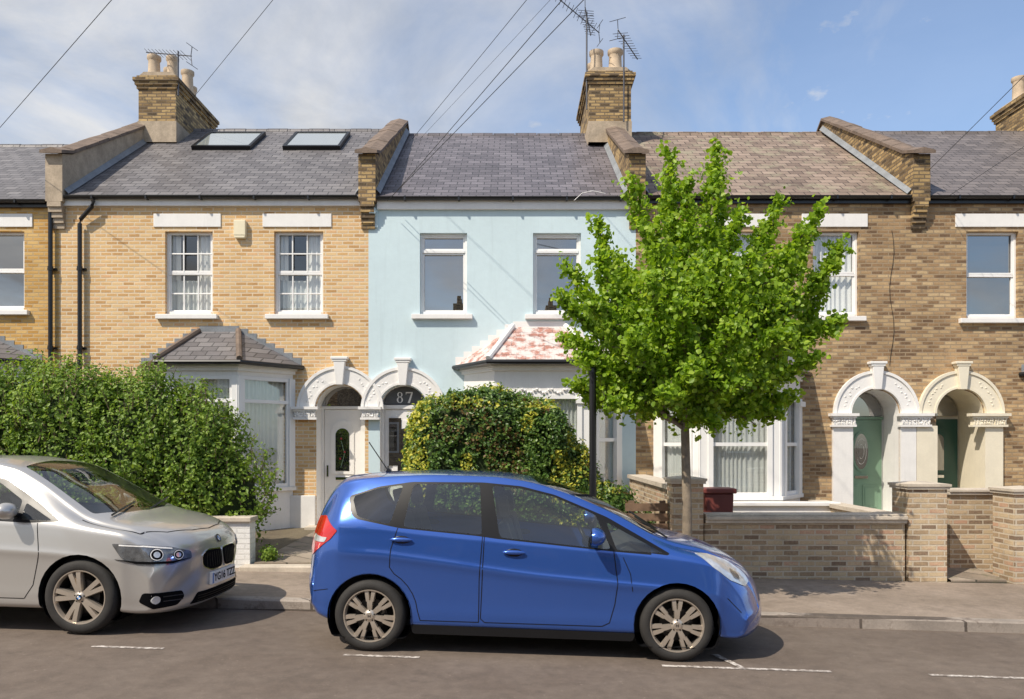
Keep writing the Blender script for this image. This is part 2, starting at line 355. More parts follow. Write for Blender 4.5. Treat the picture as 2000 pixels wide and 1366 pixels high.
def wallmesh(H,X0,X1,Z1,mat,holes,rev=.145,porches=(),back=True,porchmat=None):
    b=B()
    allh=[h for h in holes]+[p[0] for p in porches]
    b.prism(rect(X0,X1,-.2,Z1),'y',Y0,Y0+.001,holes=allh,caps=(1,0),sides=False)
    for h in holes: b.prism(h,'y',Y0,Y0+rev,caps=(0,0))
    b.add([(X0,Y0,-.2),(X0,22,-.2),(X0,22,Z1),(X0,Y0,Z1)],[(0,1,2,3)]); b.add([(X1,Y0,-.2),(X1,22,-.2),(X1,22,Z1),(X1,Y0,Z1)],[(0,1,2,3)])
    b.add([(X0,22,-.2),(X1,22,-.2),(X1,22,Z1),(X0,22,Z1)],[(0,1,2,3)])
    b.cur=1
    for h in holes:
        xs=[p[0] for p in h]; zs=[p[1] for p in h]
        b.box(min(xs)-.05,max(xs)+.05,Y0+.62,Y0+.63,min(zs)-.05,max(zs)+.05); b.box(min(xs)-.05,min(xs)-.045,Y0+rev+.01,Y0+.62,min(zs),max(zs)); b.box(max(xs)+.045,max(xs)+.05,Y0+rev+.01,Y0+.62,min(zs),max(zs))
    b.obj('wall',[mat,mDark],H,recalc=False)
    for (poly,dep,m) in porches:
        q=B(); q.prism(poly,'y',Y0+.001,Y0+dep,caps=(0,0)); q.prism(poly,'y',Y0+dep,Y0+dep+.001,caps=(1,0),sides=False); q.obj('porch',m,H,recalc=False)
YE=13.99
def roof(H,X0,X1,zr,mat,ze=6.1,ridge=mTerra):
    b=B(); b.prism([(YE,ze-.02),(YE,ze+.02),(18,zr),(22.2,ze),(22.2,ze-.04),(18,zr-.06)],'x',X0,X1); R=b.obj('roof',mat,H)
    r=B(); n=int((X1-X0)/.45)
    for i in range(n):
        a=X0+(X1-X0)*i/n; c=X0+(X1-X0)*(i+1)/n-.012
        r.tube([(a,18,zr-.05),(c,18,zr-.05)],.08+.006*(i%2),10)
    r.obj('ridge_tiles',ridge if ridge else mat,R,smooth=40)
    g=B()
    pts=[(math.cos(a)*.055,math.sin(a)*.055) for a in np.linspace(math.pi,2*math.pi,9)]+[(.047,0),(-.047,0)]
    g.prism([(YE-.005+p[0],ze+.005+p[1]) for p in pts],'x',X0+.02,X1-.02,caps=(1,1))
    x=X0+.5
    while x<X1: g.box(x,x+.03,YE-.065,YE+.05,ze-.058,ze+.01); x+=.95
    g.obj('gutter',mBlk,H)
    return R
def fascia(H,X0,X1,ze,mat,h=.12):
    b=B(); b.box(X0+.01,X1-.01,YE+.045,Y0-.002,ze-.03-h,ze-.03); b.obj('fascia',mat,H,bevel=.003)
def party(H,X,zr,mat=mBrickB,cop=mTerra,ze=6.1,name='parapet',front=6.83):
    w=.15
    b=B(); b.prism([(13.94,ze-.1),(13.94,front),(14.25,front+.10),(18,zr+.20),(22,ze+.3),(22,ze-.1)],'x',X-w,X+w)
    P=b.obj(name,mat,H)
    for k in range(5):
        q=B(); q.box(X-.12,X+.12,13.94+.03*k,14.099,ze-.1-.09*(k+1),ze-.1-.09*k-.003); q.obj('corbel',mat,P)
    c=B(); n=9
    A=Vector((0,13.84,front-.02)); Bq=Vector((0,14.25,front+.12)); C=Vector((0,18,zr+.22))
    def seg(p,q,h):
        c.add([(X+sx*(w+.045),p.y,p.z+dz) for sx in(-1,1) for dz in(0,h)]+[(X+sx*(w+.045),q.y,q.z+dz) for sx in(-1,1) for dz in(0,h)]+[(X,p.y,p.z+h+.05),(X,q.y,q.z+h+.05)],
          [(0,4,5,1),(2,3,7,6),(0,2,6,4),(1,5,9,8),(3,8,9,7),(0,1,8,3,2),(4,6,7,9,5)])
    seg(A,Bq,.055)
    for i in range(n):
        seg(Bq.lerp(C,i/n),Bq.lerp(C,(i+.97)/n),.05+random.uniform(0,.02))
    seg(C,Vector((0,22,ze+.32)),.05)
    c.obj('coping',cop,P)
    for sx in(-1,1):
        l=B(); l.add([(X+sx*(w+.002),14.0,ze+.11+.02),(X+sx*(w+.002),18,zr+.11),(X+sx*(w+.08),18,zr+.012),(X+sx*(w+.08),14.0,ze+.05)],[(0,1,2,3)])
        l.obj('flashing',mLead,P)
def chimney(R,x0,x1,y0,y1,zb,zt,pots,skirt=True):
    b=B(); b.box(x0,x1,y0,y1,zb,zt-.28)
    for i,e in enumerate((.03,.06,.09)): b.box(x0-e,x1+e,y0-e,y1+e,zt-.28+.075*i,zt-.28+.075*(i+1)-.002)
    b.box(x0-.03,x1+.03,y0-.03,y1+.03,zt-.057,zt-.0)
    b.cur=1; b.prism([(x0-.02,zt),(x1+.02,zt),(x1-.1,zt+.1),(x0+.1,zt+.1)],'y',y0+.02,y1-.02)
    if skirt: b.box(x0-.015,x1+.015,y0-.015,y1+.015,zb,zb+.45)
    C=b.obj('chimney',[mBrickC,mCement],R)
    for (px,py,h,r) in pots:
        p=B(); p.lathe([(r*1.05,0),(r*1.0,.04),(r*.9,h-.12),(r*.95,h-.1),(r*1.12,h-.07),(r*1.12,h),(r*.8,h),(r*.75,h-.3)],(px,py,zt+.06),'z',18); p.obj('chimney_pot',mPot,C,smooth=40)
    return C
def downpipe(H,x,z0,z1,mat=mBlk,neck=0):
    b=B(); pts=[(x,14.02,z0),(x,14.02,z1)]
    if neck: pts+=[(x+.02,14.01,z1+.08),(x+neck-.02,13.98,z1+.3),(x+neck,13.98,z1+.4)]
    b.tube(pts,.038,10)
    z=z0+.3
    while z<z1: b.tube([(x,14.02,z),(x,14.02,z+.07)],.048,10); b.box(x-.08,x+.08,14.06,14.098,z+.01,z+.05); z+=1.4
    b.obj('downpipe',mat,H,smooth=40)
def archring(H,cx,cz,ri,ro,mat,dy=0,key=True):
    b=B(); n=28
    def ring(r0,r1,y0,y1):
        o=[(cx+r1*math.cos(a),cz+r1*math.sin(a)) for a in np.linspace(0,math.pi,n)]; i=[(cx+r0*math.cos(a),cz+r0*math.sin(a)) for a in np.linspace(math.pi,0,n)]
        b.prism(o+i,'y',y0,y1)
    ring(ri,ro-.05,Y0-.05-dy,Y0+.05); ring(ro-.05,ro,Y0-.072-dy,Y0-.001); ring(ri+.001,ri+.04,Y0-.062-dy,Y0-.02)
    for i in range(30):
        a=math.pi*(i+.5)/30; rm=(ri+ro)/2-.005
        if abs(a-math.pi/2)<.55 or a<.2 or a>2.94: continue
        aa=a+random.uniform(-.03,.03); r2=rm+random.uniform(-.035,.035)
        b.blob((cx+r2*math.cos(aa),Y0-.051-dy,cz+r2*math.sin(aa)),.024,.008,.018,6,4,.25)
    A=b.obj('arch',mat,H,smooth=35)
    if key:
        k=B(); z0,z1=cz+ri-.02,cz+ro+.11
        k.prism([(cx-.06,z0),(cx+.06,z0),(cx+.105,z1),(cx-.105,z1)],'y',Y0-.13-dy,Y0); k.box(cx-.15,cx+.15,Y0-.15-dy,Y0,z1,z1+.045); k.box(cx-.125,cx+.125,Y0-.138-dy,Y0,z1-.04,z1-.001)
        k.obj('keystone',mat,A,bevel=.008)
    return A
def capital(H,x0,x1,z0,z1,mat,Y=Y0):
    b=B(); b.box(x0,x1,Y-.15,Y+.02,z1-.05,z1); b.box(x0+.03,x1-.03,Y-.12,Y+.02,z1-.085,z1-.051); b.box(x0+.06,x1-.06,Y-.09,Y+.02,z0+.02,z1-.086); b.box(x0+.03,x1-.03,Y-.11,Y+.02,z0-.02,z0+.019)
    n=int((x1-x0)/.05)
    for i in range(n):
        for k in range(3):
            b.blob((x0+.05+(x1-x0-.1)*(i+.5)/n+random.uniform(-.01,.01),Y-.095,z0+.04+(z1-z0-.12)*k/2.4),.026,.02,.026,6,4,.3)
    b.obj('capital',mat,H,smooth=35)
def bay(H,xa,xb,fa,fb,Yf,zb,zs,zh,ze,zt,xta,xtb,mwall,mroof,mhip,glass,cur,style='plain',name='bay_window'):
    W=E(name,((xa+xb)/2,Y0,zb),'','');setpar(W,H)
    P=[Vector((xa,Y0,0)),Vector((fa,Yf,0)),Vector((fb,Yf,0)),Vector((xb,Y0,0))]
    base=B(); fr=B(); gl=B(); cu=B(); en=B()
    poly=[(p.x,p.y) for p in P]
    base.prism(poly,'z',zb,zs-.07)
    def off(e): return [(xa-e*.9,Y0-.001),(fa-e*.55,Yf-e),(fb+e*.55,Yf-e),(xb+e*.9,Y0-.001)]
    base.prism(off(.07),'z',zs-.07,zs-.002)
    en.prism(off(.0),'z',zh,ze-.1); en.prism(off(.05),'z',ze-.16,ze-.1); en.prism(off(.09),'z',ze-.0995,ze)
    base.obj('base',mwall,W,bevel=.006); en.obj('cornice',mwall,W,bevel=.006)
    for i in range(3):
        a,c=P[i],P[i+1]; U=(c-a); L=U.length; U.normalize()
        pt=.09 if style=='plain' else .15
        fr.obox(a,U,-.03,pt,-.06,.03,zs,zh); fr.obox(a,U,L-pt,L+.03,-.06,.031,zs,zh)
        fr.obox(a,U,pt,L-pt,-.04,.01,zs,zs+.06); fr.obox(a,U,pt,L-pt,-.04,.01,zh-.06,zh)
        zz=zh-(zh-zs)*(.22 if style=='plain' else .48); fr.obox(a,U,pt,L-pt,-.04,.015,zz-.03,zz+.03)
        fr.obox(a,U,pt,pt+.045,-.035,.006,zs,zh); fr.obox(a,U,L-pt-.045,L-pt,-.035,.006,zs,zh)
        if style=='ornate':
            fr.obox(a,U,pt-.02,pt+.06,.0,.06,zs,zh-.12) ; fr.obox(a,U,L-pt-.06,L-pt+.02,.0,.06,zs,zh-.12)
            fr.obox(a,U,-.02,pt+.08,.0,.09,zh-.14,zh-.05); fr.obox(a,U,L-pt-.08,L+.02,.0,.091,zh-.14,zh-.05)
            for k in range(int((L-2*pt)/.05)):
                q=a+U*(pt+.05*k+.02)+Vector((U.y,-U.x,0))*.02; fr.blob((q.x,q.y,zh+.07+.03*math.sin(k*1.3)),.024,.02,.02,6,4,.2)
        gl.obox(a,U,pt,L-pt,-.03,-.027,zs,zh)
        if cur:
            n=int((L-2*pt)/.012); vs=[]
            for k in range(n+1):
                u=pt+(L-2*pt)*k/n; q=a+U*u-Vector((U.y,-U.x,0))*(.11+.018*math.sin(u*75+2*math.sin(u*9+i))); vs+=[(q.x,q.y,zs),(q.x,q.y,zh)]
            cu.add(vs,[(2*k,2*k+2,2*k+3,2*k+1) for k in range(n)])
    fr.obj('frame',mUpvc,W,bevel=.004); gl.obj('glass',glass,W)
    if cur: cu.obj('curtain',mLace,W,smooth=80)
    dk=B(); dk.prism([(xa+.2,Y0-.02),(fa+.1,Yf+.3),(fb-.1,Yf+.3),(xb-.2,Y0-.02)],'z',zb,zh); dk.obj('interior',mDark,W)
    o=off(.17); E0,E1,E2,E3=[Vector((p[0],p[1],ze-.0)) for p in o]; T0=Vector((xta,Y0-.002,zt)); T1=Vector((xtb,Y0-.002,zt))
    r=B(); vs=[E0,E1,E2,E3,T0,T1]; lo=[v+Vector((0,0,.012)) for v in vs]
    r.add(lo+[Vector((v.x,v.y,v.z-.04)) for v in vs[:4]],[(0,1,4),(1,2,5,4),(2,3,5),(0,6,7,1),(1,7,8,2),(2,8,9,3)]); r.obj('roof',mroof,W)
    for a,c in ((E1,T0),(E2,T1)):
        h=B(); h.tube([a+Vector((0,-.01,.03)),c+Vector((0,-.03,.03))],.05,8); h.obj('hip_tiles',mhip,W,smooth=40)
    for (p,q) in ((Vector((xa-.15,0,ze)),T0),(T1,Vector((xb+.15,0,ze)))):
        n=7; l=B()
        for k in range(n):
            a=Vector((p.x,0,p.z)).lerp(Vector((q.x,0,q.z)),k/n); c=Vector((p.x,0,p.z)).lerp(Vector((q.x,0,q.z)),(k+1)/n)
            l.box(min(a.x,c.x),max(a.x,c.x),Y0-.008,Y0-.001,min(a.z,c.z)-.03,max(a.z,c.z)+.06)
        l.obj('flashing',mWhite if mhip==mWhite else mLead,W)
    l=B(); l.box(T0.x,T1.x,Y0-.009,Y0-.0015,zt-.02,zt+.11); l.obj('flashing',mWhite if mhip==mWhite else mLead,W)
    g=B(); pts=[Vector((p[0],p[1],ze-.03)) for p in off(.2)]; g.tube(pts,.04,8); g.obj('gutter',mBlk,W)
    return W
def door(H,x0,x1,z0,z1,y,mat,glassstyle='oval',fan=None,knob=True):
    D=B(); D.box(x0,x1,y,y+.04,z0,z1-.0)
    w=x1-x0; h=z1-z0
    for (a,c) in ((.12,.46),(.54,.88)):
        D.box(x0+w*a,x0+w*c,y-.012,y,z0+h*.06,z0+h*.30); D.box(x0+w*(a+.05),x0+w*(c-.05),y-.02,y-.011,z0+h*.085,z0+h*.275)
    cx=(x0+x1)/2
    def ell(rx,rz,zc,n=24): return [(cx+rx*math.cos(2*math.pi*i/n),zc+rz*math.sin(2*math.pi*i/n)) for i in range(n)]
    zc=z0+h*.66
    if glassstyle=='oval':
        D.prism(ell(.17,.37,zc),'y',y-.02,y)
    else:
        D.prism(archpoly(cx,.21,z0+h*.42,z0+h*.80),'y',y-.018,y)
    Do=D.obj('door',mat,H,bevel=.004)
    g=B(); g.prism(ell(.13,.33,zc) if glassstyle=='oval' else archpoly(cx,.125,z0+h*.45,z0+h*.77),'y',y-.024,y-.0205); g.obj('glass',mDarkGl,Do)
    if glassstyle=='rose':
        r=B(); r.tube([(cx-.03,y-.028,z0+h*.48),(cx+.04,y-.028,z0+h*.6),(cx-.02,y-.028,z0+h*.72)],.005,6)
        for q in((-.02,.74),(.04,.62),(-.04,.56)): r.cur=1; r.blob((cx+q[0],y-.028,z0+h*q[1]),.018,.006,.02)
        r.obj('rose_motif',[mGreen,mRed],Do)
    elif glassstyle=='oval':
        r=B()
        for rr in(.09,.05): r.tube([(cx+rr*math.cos(a),y-.027,zc+rr*2.6*math.sin(a)) for a in np.linspace(0,6.28,20)],.003,5)
        r.obj('leadwork',mChrome,Do)
    l=B(); l.box(cx-.12,cx+.12,y-.034,y-.0,z0+h*.37,z0+h*.37+.05); l.obj('letter_plate',mChrome,Do)
    k=B(); k.box(x0+.05,x0+.08,y-.05,y,z0+h*.40,z0+h*.50); k.obj('handle',mChrome,Do)
    return Do
ZF=.30
Xp=[-13.2,-8.05,-2.55,2.2,7.2,12.4]
G='terraced houses along the street'
H1=E('terraced_house',(-5.3,Y0,.25),'tan brick terraced house with white lintels and two skylights','house',G)
w1=[(fx(322),fx(415),fz(614),fz(452)),(fx(535),fx(631),fz(614),fz(452))]
c1=(fx(665),.43,ZF,fz(800))
wallmesh(H1,Xp[1],Xp[2],6.15,mBrickA,[rect(*w) for w in w1],porches=[(archpoly(*c1),.42,mWhite)])
for i,w in enumerate(w1): window(H1,*w,style='georgian',glass=mGl,cur='half')
R1=roof(H1,Xp[1]+.15,Xp[2]-.15,8.85,mSlateA,ridge=mSlateA); fascia(H1,Xp[1],Xp[2],6.1,mWhite)
party(H1,Xp[1],8.85,mCement); party(H1,Xp[2],8.8,mBrickC)
chimney(R1,-8.0,-7.2,17.0,19.2,8.2,9.62,[(-7.80,17.3,.5,.13),(-7.42,17.35,.5,.12),(-7.75,18.0,.55,.13),(-7.40,18.1,.55,.13),(-7.6,18.8,.5,.12)])
def skylight(R,x0,x1):
    f=lambda t:(YE+(18-YE)*t,6.1+2.75*t)
    b=B(); nv=Vector((0,-2.75,4.01)).normalized()*.07
    def pc(x,t,k): y,z=f(t); return (x,y+nv.y*k,z+nv.z*k)
    T=.018
    for (a,c,t0,t1) in ((x0,x0+.06,.64,.90),(x1-.06,x1,.64,.90),(x0+.06,x1-.06,.64,.64+T),(x0+.06,x1-.06,.90-T,.90)):
        b.add([pc(x,t,k) for x in(a,c) for t in(t0,t1) for k in(-.3,1.3)],[(0,1,3,2),(4,6,7,5),(0,4,5,1),(2,3,7,6),(0,2,6,4),(1,5,7,3)])
    S=b.obj('skylight',mBlkPlastic,R); g=B(); g.add([pc(x0+.05,.65,1.1),pc(x1-.05,.65,1.1),pc(x1-.05,.89,1.1),pc(x0+.05,.89,1.1)],[(0,1,2,3)]); g.obj('glass',mSkyGl,S)
skylight(R1,-6.68,-5.45); skylight(R1,-4.78,-3.58)
downpipe(H1,fx(160),.3,fz(440),neck=.26)
bay(H1,fx(292),fx(572),-5.80,-4.60,13.3,.2,.98,2.88,3.12,3.72,-5.55,-4.85,mWhite,mSlateA,mTerra,mGl,True)
archring(H1,c1[0],c1[3],.45,.77,mWhite)
capital(H1,fx(572),fx(624),fz(818),fz(795),mWhite); capital(H1,fx(702),fx(746),fz(818),fz(795),mWhite)
Y=Y0+.38
door(H1,-3.42,-2.76,.33,2.36,Y,mDoorW,'rose')
b=B(); b.box(-3.48,-3.425,Y-.03,Y+.04,ZF,2.42); b.box(-2.755,-2.62,Y-.03,Y+.04,ZF,2.42); b.box(-3.425,-2.755,Y-.03,Y+.04,2.365,2.42); b.obj('door_frame',mDoorW,H1,bevel=.004)
b=B(); b.prism(archpoly(c1[0],.37,2.43,2.45),'y',Y-.01,Y); b.obj('fanlight',mDarkGl,H1)
bx('plinth',mWhite,H1,(fx(500),-3.485,Y0-.05,Y0-.001,.0,fz(968)),(-2.62,-2.56,Y0-.05,Y0-.001,.0,fz(968)),bevel=.01)
bx('doorstep',mStone,H1,(-3.6,-2.5,Y0-.35,Y0+.42,.1,.295),bevel=.01)
b=B(); b.box(fx(459),fx(482),Y0-.09,Y0-.001,fz(462),fz(432)); b.prism([(fx(461),fz(467)),(fx(480),fz(467)),(fx(482),fz(462)),(fx(459),fz(462))],'y',Y0-.085,Y0-.001); b.obj('alarm_box',mYel,H1,bevel=.01)
# --- blue house
H2=E('terraced_house',(-.2,Y0,.25),'pale blue rendered terraced house with white arch','house',G)
w2=[(fx(820),fx(912),fz(614),fz(455)),(fx(1041),fx(1135),fz(614),fz(455))]
c2=(fx(788),.42,ZF,fz(800))
wallmesh(H2,Xp[2],Xp[3],6.15,mBlue,[rect(*w) for w in w2],porches=[(archpoly(*c2),.2,mWhite)])
for w in w2: window(H2,*w,style='transom',glass=mDarkGl,lint=False)
R2=roof(H2,Xp[2]+.15,Xp[3]-.15,8.75,mSlateB,6.08,ridge=mSlateB); fascia(H2,Xp[2]+.15,Xp[3],6.08,mWhite,.16)
party(H2,Xp[3],8.75,mBrickC)
chimney(R2,1.65,2.55,17.0,19.2,8.2,9.72,[(1.84,17.3,.5,.14),(2.25,17.3,.52,.15),(1.85,18.0,.55,.14),(2.25,18.2,.5,.15)])
bay(H2,fx(906),1.92,-.30,1.30,13.3,.2,1.0,2.55,3.12,3.80,fx(1002),.95,mWhite,mTileRed,mWhite,mGl,True,style='ornate')
archring(H2,c2[0],c2[3],.44,.75,mWhite,dy=.006)
b=B(); b.box(fx(722)+.01,fx(738),Y0-.03,Y0-.001,fz(445),5.9); b.box(fx(722)+.012,fx(738)-.03,Y0-.12,Y0-.032,fz(420),5.9); b.obj('corbel',mBlue,H2)
Y=Y0+.16
b=B(); b.box(c2[0]-.42,c2[0]-.36,Y-.02,Y+.03,ZF,2.36); b.box(c2[0]+.36,c2[0]+.42,Y-.02,Y+.03,ZF,2.36); b.box(c2[0]-.42,c2[0]+.42,Y-.03,Y+.03,2.361,2.43); b.obj('door_frame',mWhite,H2,bevel=.004)
Do=door(H2,c2[0]-.355,c2[0]+.355,.33,2.355,Y,mWhite,'plain')
b=B(); b.box(c2[0]-.28,c2[0]-.06,Y-.03,Y-.022,1.35,2.2); b.box(c2[0]+.06,c2[0]+.28,Y-.03,Y-.022,1.35,2.2); b.obj('glass',mDarkGl,Do)
b=B(); b.prism(archpoly(c2[0],.37,2.435,2.44),'y',Y-.01,Y); F=b.obj('fanlight',M('fanlight_dark',(.10,.105,.11),.25),H2)
rx=Matrix(((1,0,0,0),(0,0,-1,0),(0,1,0,0),(0,0,0,1)))
# serif numerals 8 and 7 built as swept strokes with thick and thin parts
def numerals(cx,cz,y,par):
    b=B()
    def ring(ox,oz,rx_,rz_,th):
        n=24; o=[(cx+ox+rx_*math.cos(2*math.pi*i/n),cz+oz+rz_*math.sin(2*math.pi*i/n)) for i in range(n)]
        h=[(cx+ox+(rx_-th)*math.cos(2*math.pi*i/n),cz+oz+(rz_-.009)*math.sin(2*math.pi*i/n)) for i in range(n)]
        b.prism(o,'y',y-.006,y,holes=[h])
    ring(-.085,.050,.047,.046,.022); ring(-.085,-.045,.055,.055,.026)
    b.prism([(cx+.02,cz+.096),(cx+.145,cz+.096),(cx+.145,cz+.074),(cx+.034,cz+.074),(cx+.028,cz+.05),(cx+.02,cz+.05)],'y',y-.006,y)
    b.prism([(cx+.145,cz+.0745),(cx+.118,cz+.0745),(cx+.055,cz-.10),(cx+.095,cz-.10)],'y',y-.0065,y)
    b.obj('house_number',mWhite,par)
numerals(c2[0],2.57,Y-.011,F)
downpipe(H2,fx(1193),.3,fz(790),mBlue)
# --- brown house
H3=E('terraced_house',(4.7,Y0,.25),'brown stock brick terraced house with white arch and sage green door','house',G)
w3=[(fx(1398),fx(1488),fz(618),fz(452)),(fx(1588),fx(1678),fz(618),fz(452))]
c3=(fx(1710),.42,.45,fz(808))
wallmesh(H3,Xp[3],Xp[4],6.15,mBrickB,[rect(*w) for w in w3],porches=[(archpoly(*c3),.62,mWhite)])
for w in w3: window(H3,*w,style='sash',glass=mGl,cur='full')
R3=roof(H3,Xp[3]+.15,Xp[4]-.15,8.78,mTileC,ridge=mTileC); fascia(H3,Xp[3],Xp[4],6.1,mBlk,.08)
party(H3,Xp[4],8.85,mBrickC)
bay(H3,2.55,5.12,3.15,4.48,13.3,.2,.86,fz(780),3.0,3.6,3.4,4.3,mWhite,mSlateD,mTerra,mGl,True,style='ornate')
archring(H3,c3[0],c3[3],.44,.76,mWhite)
Y=Y0+.58; door(H3,6.06,6.84,.46,2.18,Y,mGreen,'oval')
b=B(); b.box(6.03,6.86,Y-.02,Y+.03,2.185,2.24); b.obj('door_frame',mGreen,H3)
b=B(); b.prism(archpoly(c3[0],.38,2.25,2.30),'y',Y-.01,Y); b.obj('fanlight',mDarkGl,H3)
bx('pilaster',mWhite,H3,(fx(1625),fx(1664)-.001,Y0-.06,Y0-.001,.45,fz(832)),(fx(1757),fx(1787),Y0-.06,Y0-.001,.45,fz(832))); bx('plinth',mWhite,H3,(fx(1618),fx(1664)-.001,Y0-.09,Y0-.061,.1,.55))
capital(H3,fx(1618),fx(1672),fz(832),fz(808),mWhite); capital(H3,fx(1750),fx(1818),fz(832),fz(808),mWhite)
bx('doorstep',mStone,H3,(6.0,6.9,Y0-.35,Y0+.6,.1,.445),bevel=.01)
b=B(); b.tube([(fx(1742)+.04*math.sin(k*.9),Y0-.008,fz(450+k*22)) for k in range(13)],.004,5); b.obj('cable',mBlk,H3)
bx('ledge',mWhite,H3,(2.55,5.3,12.95,13.22,.2,.72),(2.5,5.35,12.9,13.225,.72,.78),bevel=.01)
# --- right end house
H4=E('terraced_house',(9.8,Y0,.25),'brown brick terraced house with cream arch and dark green door','house',G)
w4=[(fx(1888),fx(1990),fz(622),fz(452)),(fx(2090),fx(2180),fz(622),fz(452))]
c4_=(fx(1875),.42,.45,fz(808))
wallmesh(H4,Xp[4],Xp[5],6.15,mBrickB,[rect(*w) for w in w4],porches=[(archpoly(*c4_),.80,mCream)])
for w in w4: window(H4,*w,style='sash',glass=mDarkGl)
R4=roof(H4,Xp[4]+.15,Xp[5]-.15,8.8,mSlateD,ridge=mSlateD); fascia(H4,Xp[4],Xp[5],6.1,mBlk,.08)
party(H4,Xp[5],8.85,mBrickC)
chimney(R4,11.7,12.6,17.2,19.2,8.2,9.75,[(11.95,17.5,.5,.14),(12.0,18.8,.6,.14),(12.3,18.3,.5,.14)])
archring(H4,c4_[0],c4_[3],.44,.76,mCream,dy=.006)
Y=Y0+.75; door(H4,7.55,8.34,.46,2.2,Y,mDGreen,'plain')
b=B(); b.prism(archpoly(c4_[0],.38,2.26,2.30),'y',Y-.01,Y); b.obj('fanlight',mDarkGl,H4)
bx('pilaster',mCream,H4,(fx(1788),fx(1828),Y0-.062,Y0-.001,.45,fz(832)),(fx(1921),fx(1956),Y0-.06,Y0-.001,.3,fz(832)))
capital(H4,fx(1890),fx(1966),fz(832),fz(808),mCream)
bay(H4,9.2,11.6,9.7,11.1,13.3,.2,.95,2.7,3.0,3.6,9.9,10.9,mWhite,mSlateD,mTerra,mDarkGl,False)
# --- left end house
H0=E('terraced_house',(-10.6,Y0,.25),'orange yellow brick terraced house with white sash windows','house',G)
w0=[(fx(-47),fx(47),fz(606),fz(452)),(fx(-270),fx(-180),fz(606),fz(452))]
wallmesh(H0,Xp[0],Xp[1],6.1,mBrickO,[rect(*w) for w in w0])
for w in w0: window(H0,*w,style='sash',glass=mDarkGl)
R0=roof(H0,Xp[0]+.15,Xp[1]-.15,8.5,mSlateA,6.03,ridge=mSlateA); fascia(H0,Xp[0],Xp[1]-.1,6.03,mBlk,.08)
party(H0,Xp[0],8.6,mBrickB)
downpipe(H0,fx(103),.3,fz(400))
bay(H0,-11.6,-8.5,-11.0,-9.3,13.3,.2,.98,2.9,3.2,3.75,-10.7,-9.5,mWhite,mSlateA,mTerra,mDarkGl,False)
# --- opposite terrace (seen mirrored in the glass and car paint)
def opp():
    H=E('terraced_house',(0,-6.5,.1),'brick terraced house with slate roof across the road','house','terraced houses opposite')
    b=B(); b.box(-2.6,2.6,-14,-6.5,-.1,6.0); b.obj('wall',mBrickB,H)
    b=B(); b.prism([(-6.3,6.0),(-10.2,8.6),(-14.2,6.0)],'x',-2.6,2.6); R=b.obj('roof',mSlateD,H)
    b=B(); b.box(1.9,2.5,-11.5,-9.5,7.6,9.6); b.lathe([(.13,0),(.11,.5)],(2.2,-10,9.6),'z',10); b.lathe([(.13,0),(.11,.5)],(2.2,-11,9.6),'z',10); b.obj('chimney',mBrickC,R)
    for x in(-1.9,.3):
        for z in(1.2,4.1):
            b=B(); b.cur=0; b.box(x,x+1.2,-6.5,-6.46,z,z+1.6); b.cur=1; b.box(x+.1,x+1.1,-6.46,-6.45,z+.1,z+1.5); b.obj('window',[mWhite,mDarkGl],H)
    return H
H=opp(); kids=[o for o in bpy.data.objects if o.parent==H]; gk={k:[o for o in bpy.data.objects if o.parent==k] for k in kids}
H.location.x=-10.4
for i in range(1,5):
    h=H.copy(); h.location.x=-10.4+5.2*i; COL.objects.link(h)
    for k in kids:
        q=k.copy(); q.parent=h; COL.objects.link(q)
        for g in gk[k]: g2=g.copy(); g2.parent=q; COL.objects.link(g2)
# ---------------------------------------------------------------- aerials & wires
def aerial(x,y,z0,z1,dirv,label,lean=0):
    b=B(); b.tube([(x,y,z0),(x+lean,y,z1)],.018,6)
    d=Vector(dirv).normalized(); c=Vector((x+lean,y,z1-.08)); s=d.cross(Vector((0,0,1))).normalized()
    b.tube([c-d*.35,c+d*.85],.012,5)
    for k in range(11):
        p=c+d*(-.2+.1*k); L=.17-.006*k
        b.tube([p-s*L+Vector((0,0,.03)),p+s*L-Vector((0,0,.03))],.006,4)
    for q in(-1,1): b.tube([c-d*.33,c-d*.36+Vector((0,0,q*.2))],.01,4); b.tube([c-d*.36+Vector((0,0,q*.2))-s*.18,c-d*.36+Vector((0,0,q*.2))+s*.18],.007,4)
    o=b.obj('tv_aerial',mAer); tag(o,label,'aerial','television aerials on the chimneys')
aerial(-7.15,17.0,9.2,10.15,(-1,.3,.22),'grey television aerial strapped to the tan house chimney')
aerial(1.60,17.0,8.9,10.85,(-.8,-.2,.55),'tall dark television aerial on the brick chimney')
aerial(1.62,17.2,10.3,11.1,(.2,1,0),'small dark television aerial above the brick chimney')
aerial(2.38,16.9,8.6,10.45,(.5,.9,-.1),'thin television aerial fixed to the chimney face')
def wire(x0,y0,x1,y1,d0=13.9,m=.15,r=.006,sag=.12,label='black overhead telephone wire running to the eaves'):
    s0=1550/d0; P0=Vector(((x0-1000)/s0,d0,1.72+(869-y0)/s0)); d=8.; Z=P0.z+(d0-d)*m
    yy=869-1550*(Z-1.72)/d; xx=x0+(x1-x0)*(yy-y0)/(y1-y0); P1=Vector(((xx-1000)*d/1550,d,Z)); dr=(P1-P0)/(d0-d)
    pts=[P0+dr*(d0+6.3)*t-Vector((0,0,4*sag*t*(1-t))) for t in np.linspace(0,1,30)]
    b=B(); b.tube(pts,r,5); o=b.obj('telephone_wire',mBlk,smooth=60); tag(o,label,'wire','overhead wires across the street')
wire(757,392,1125,0,r=.005); wire(765,385,1085,0,r=.005); wire(805,272,1020,0,17.5,.02,r=.005); wire(820,272,1065,0,17.6,.02,r=.003)
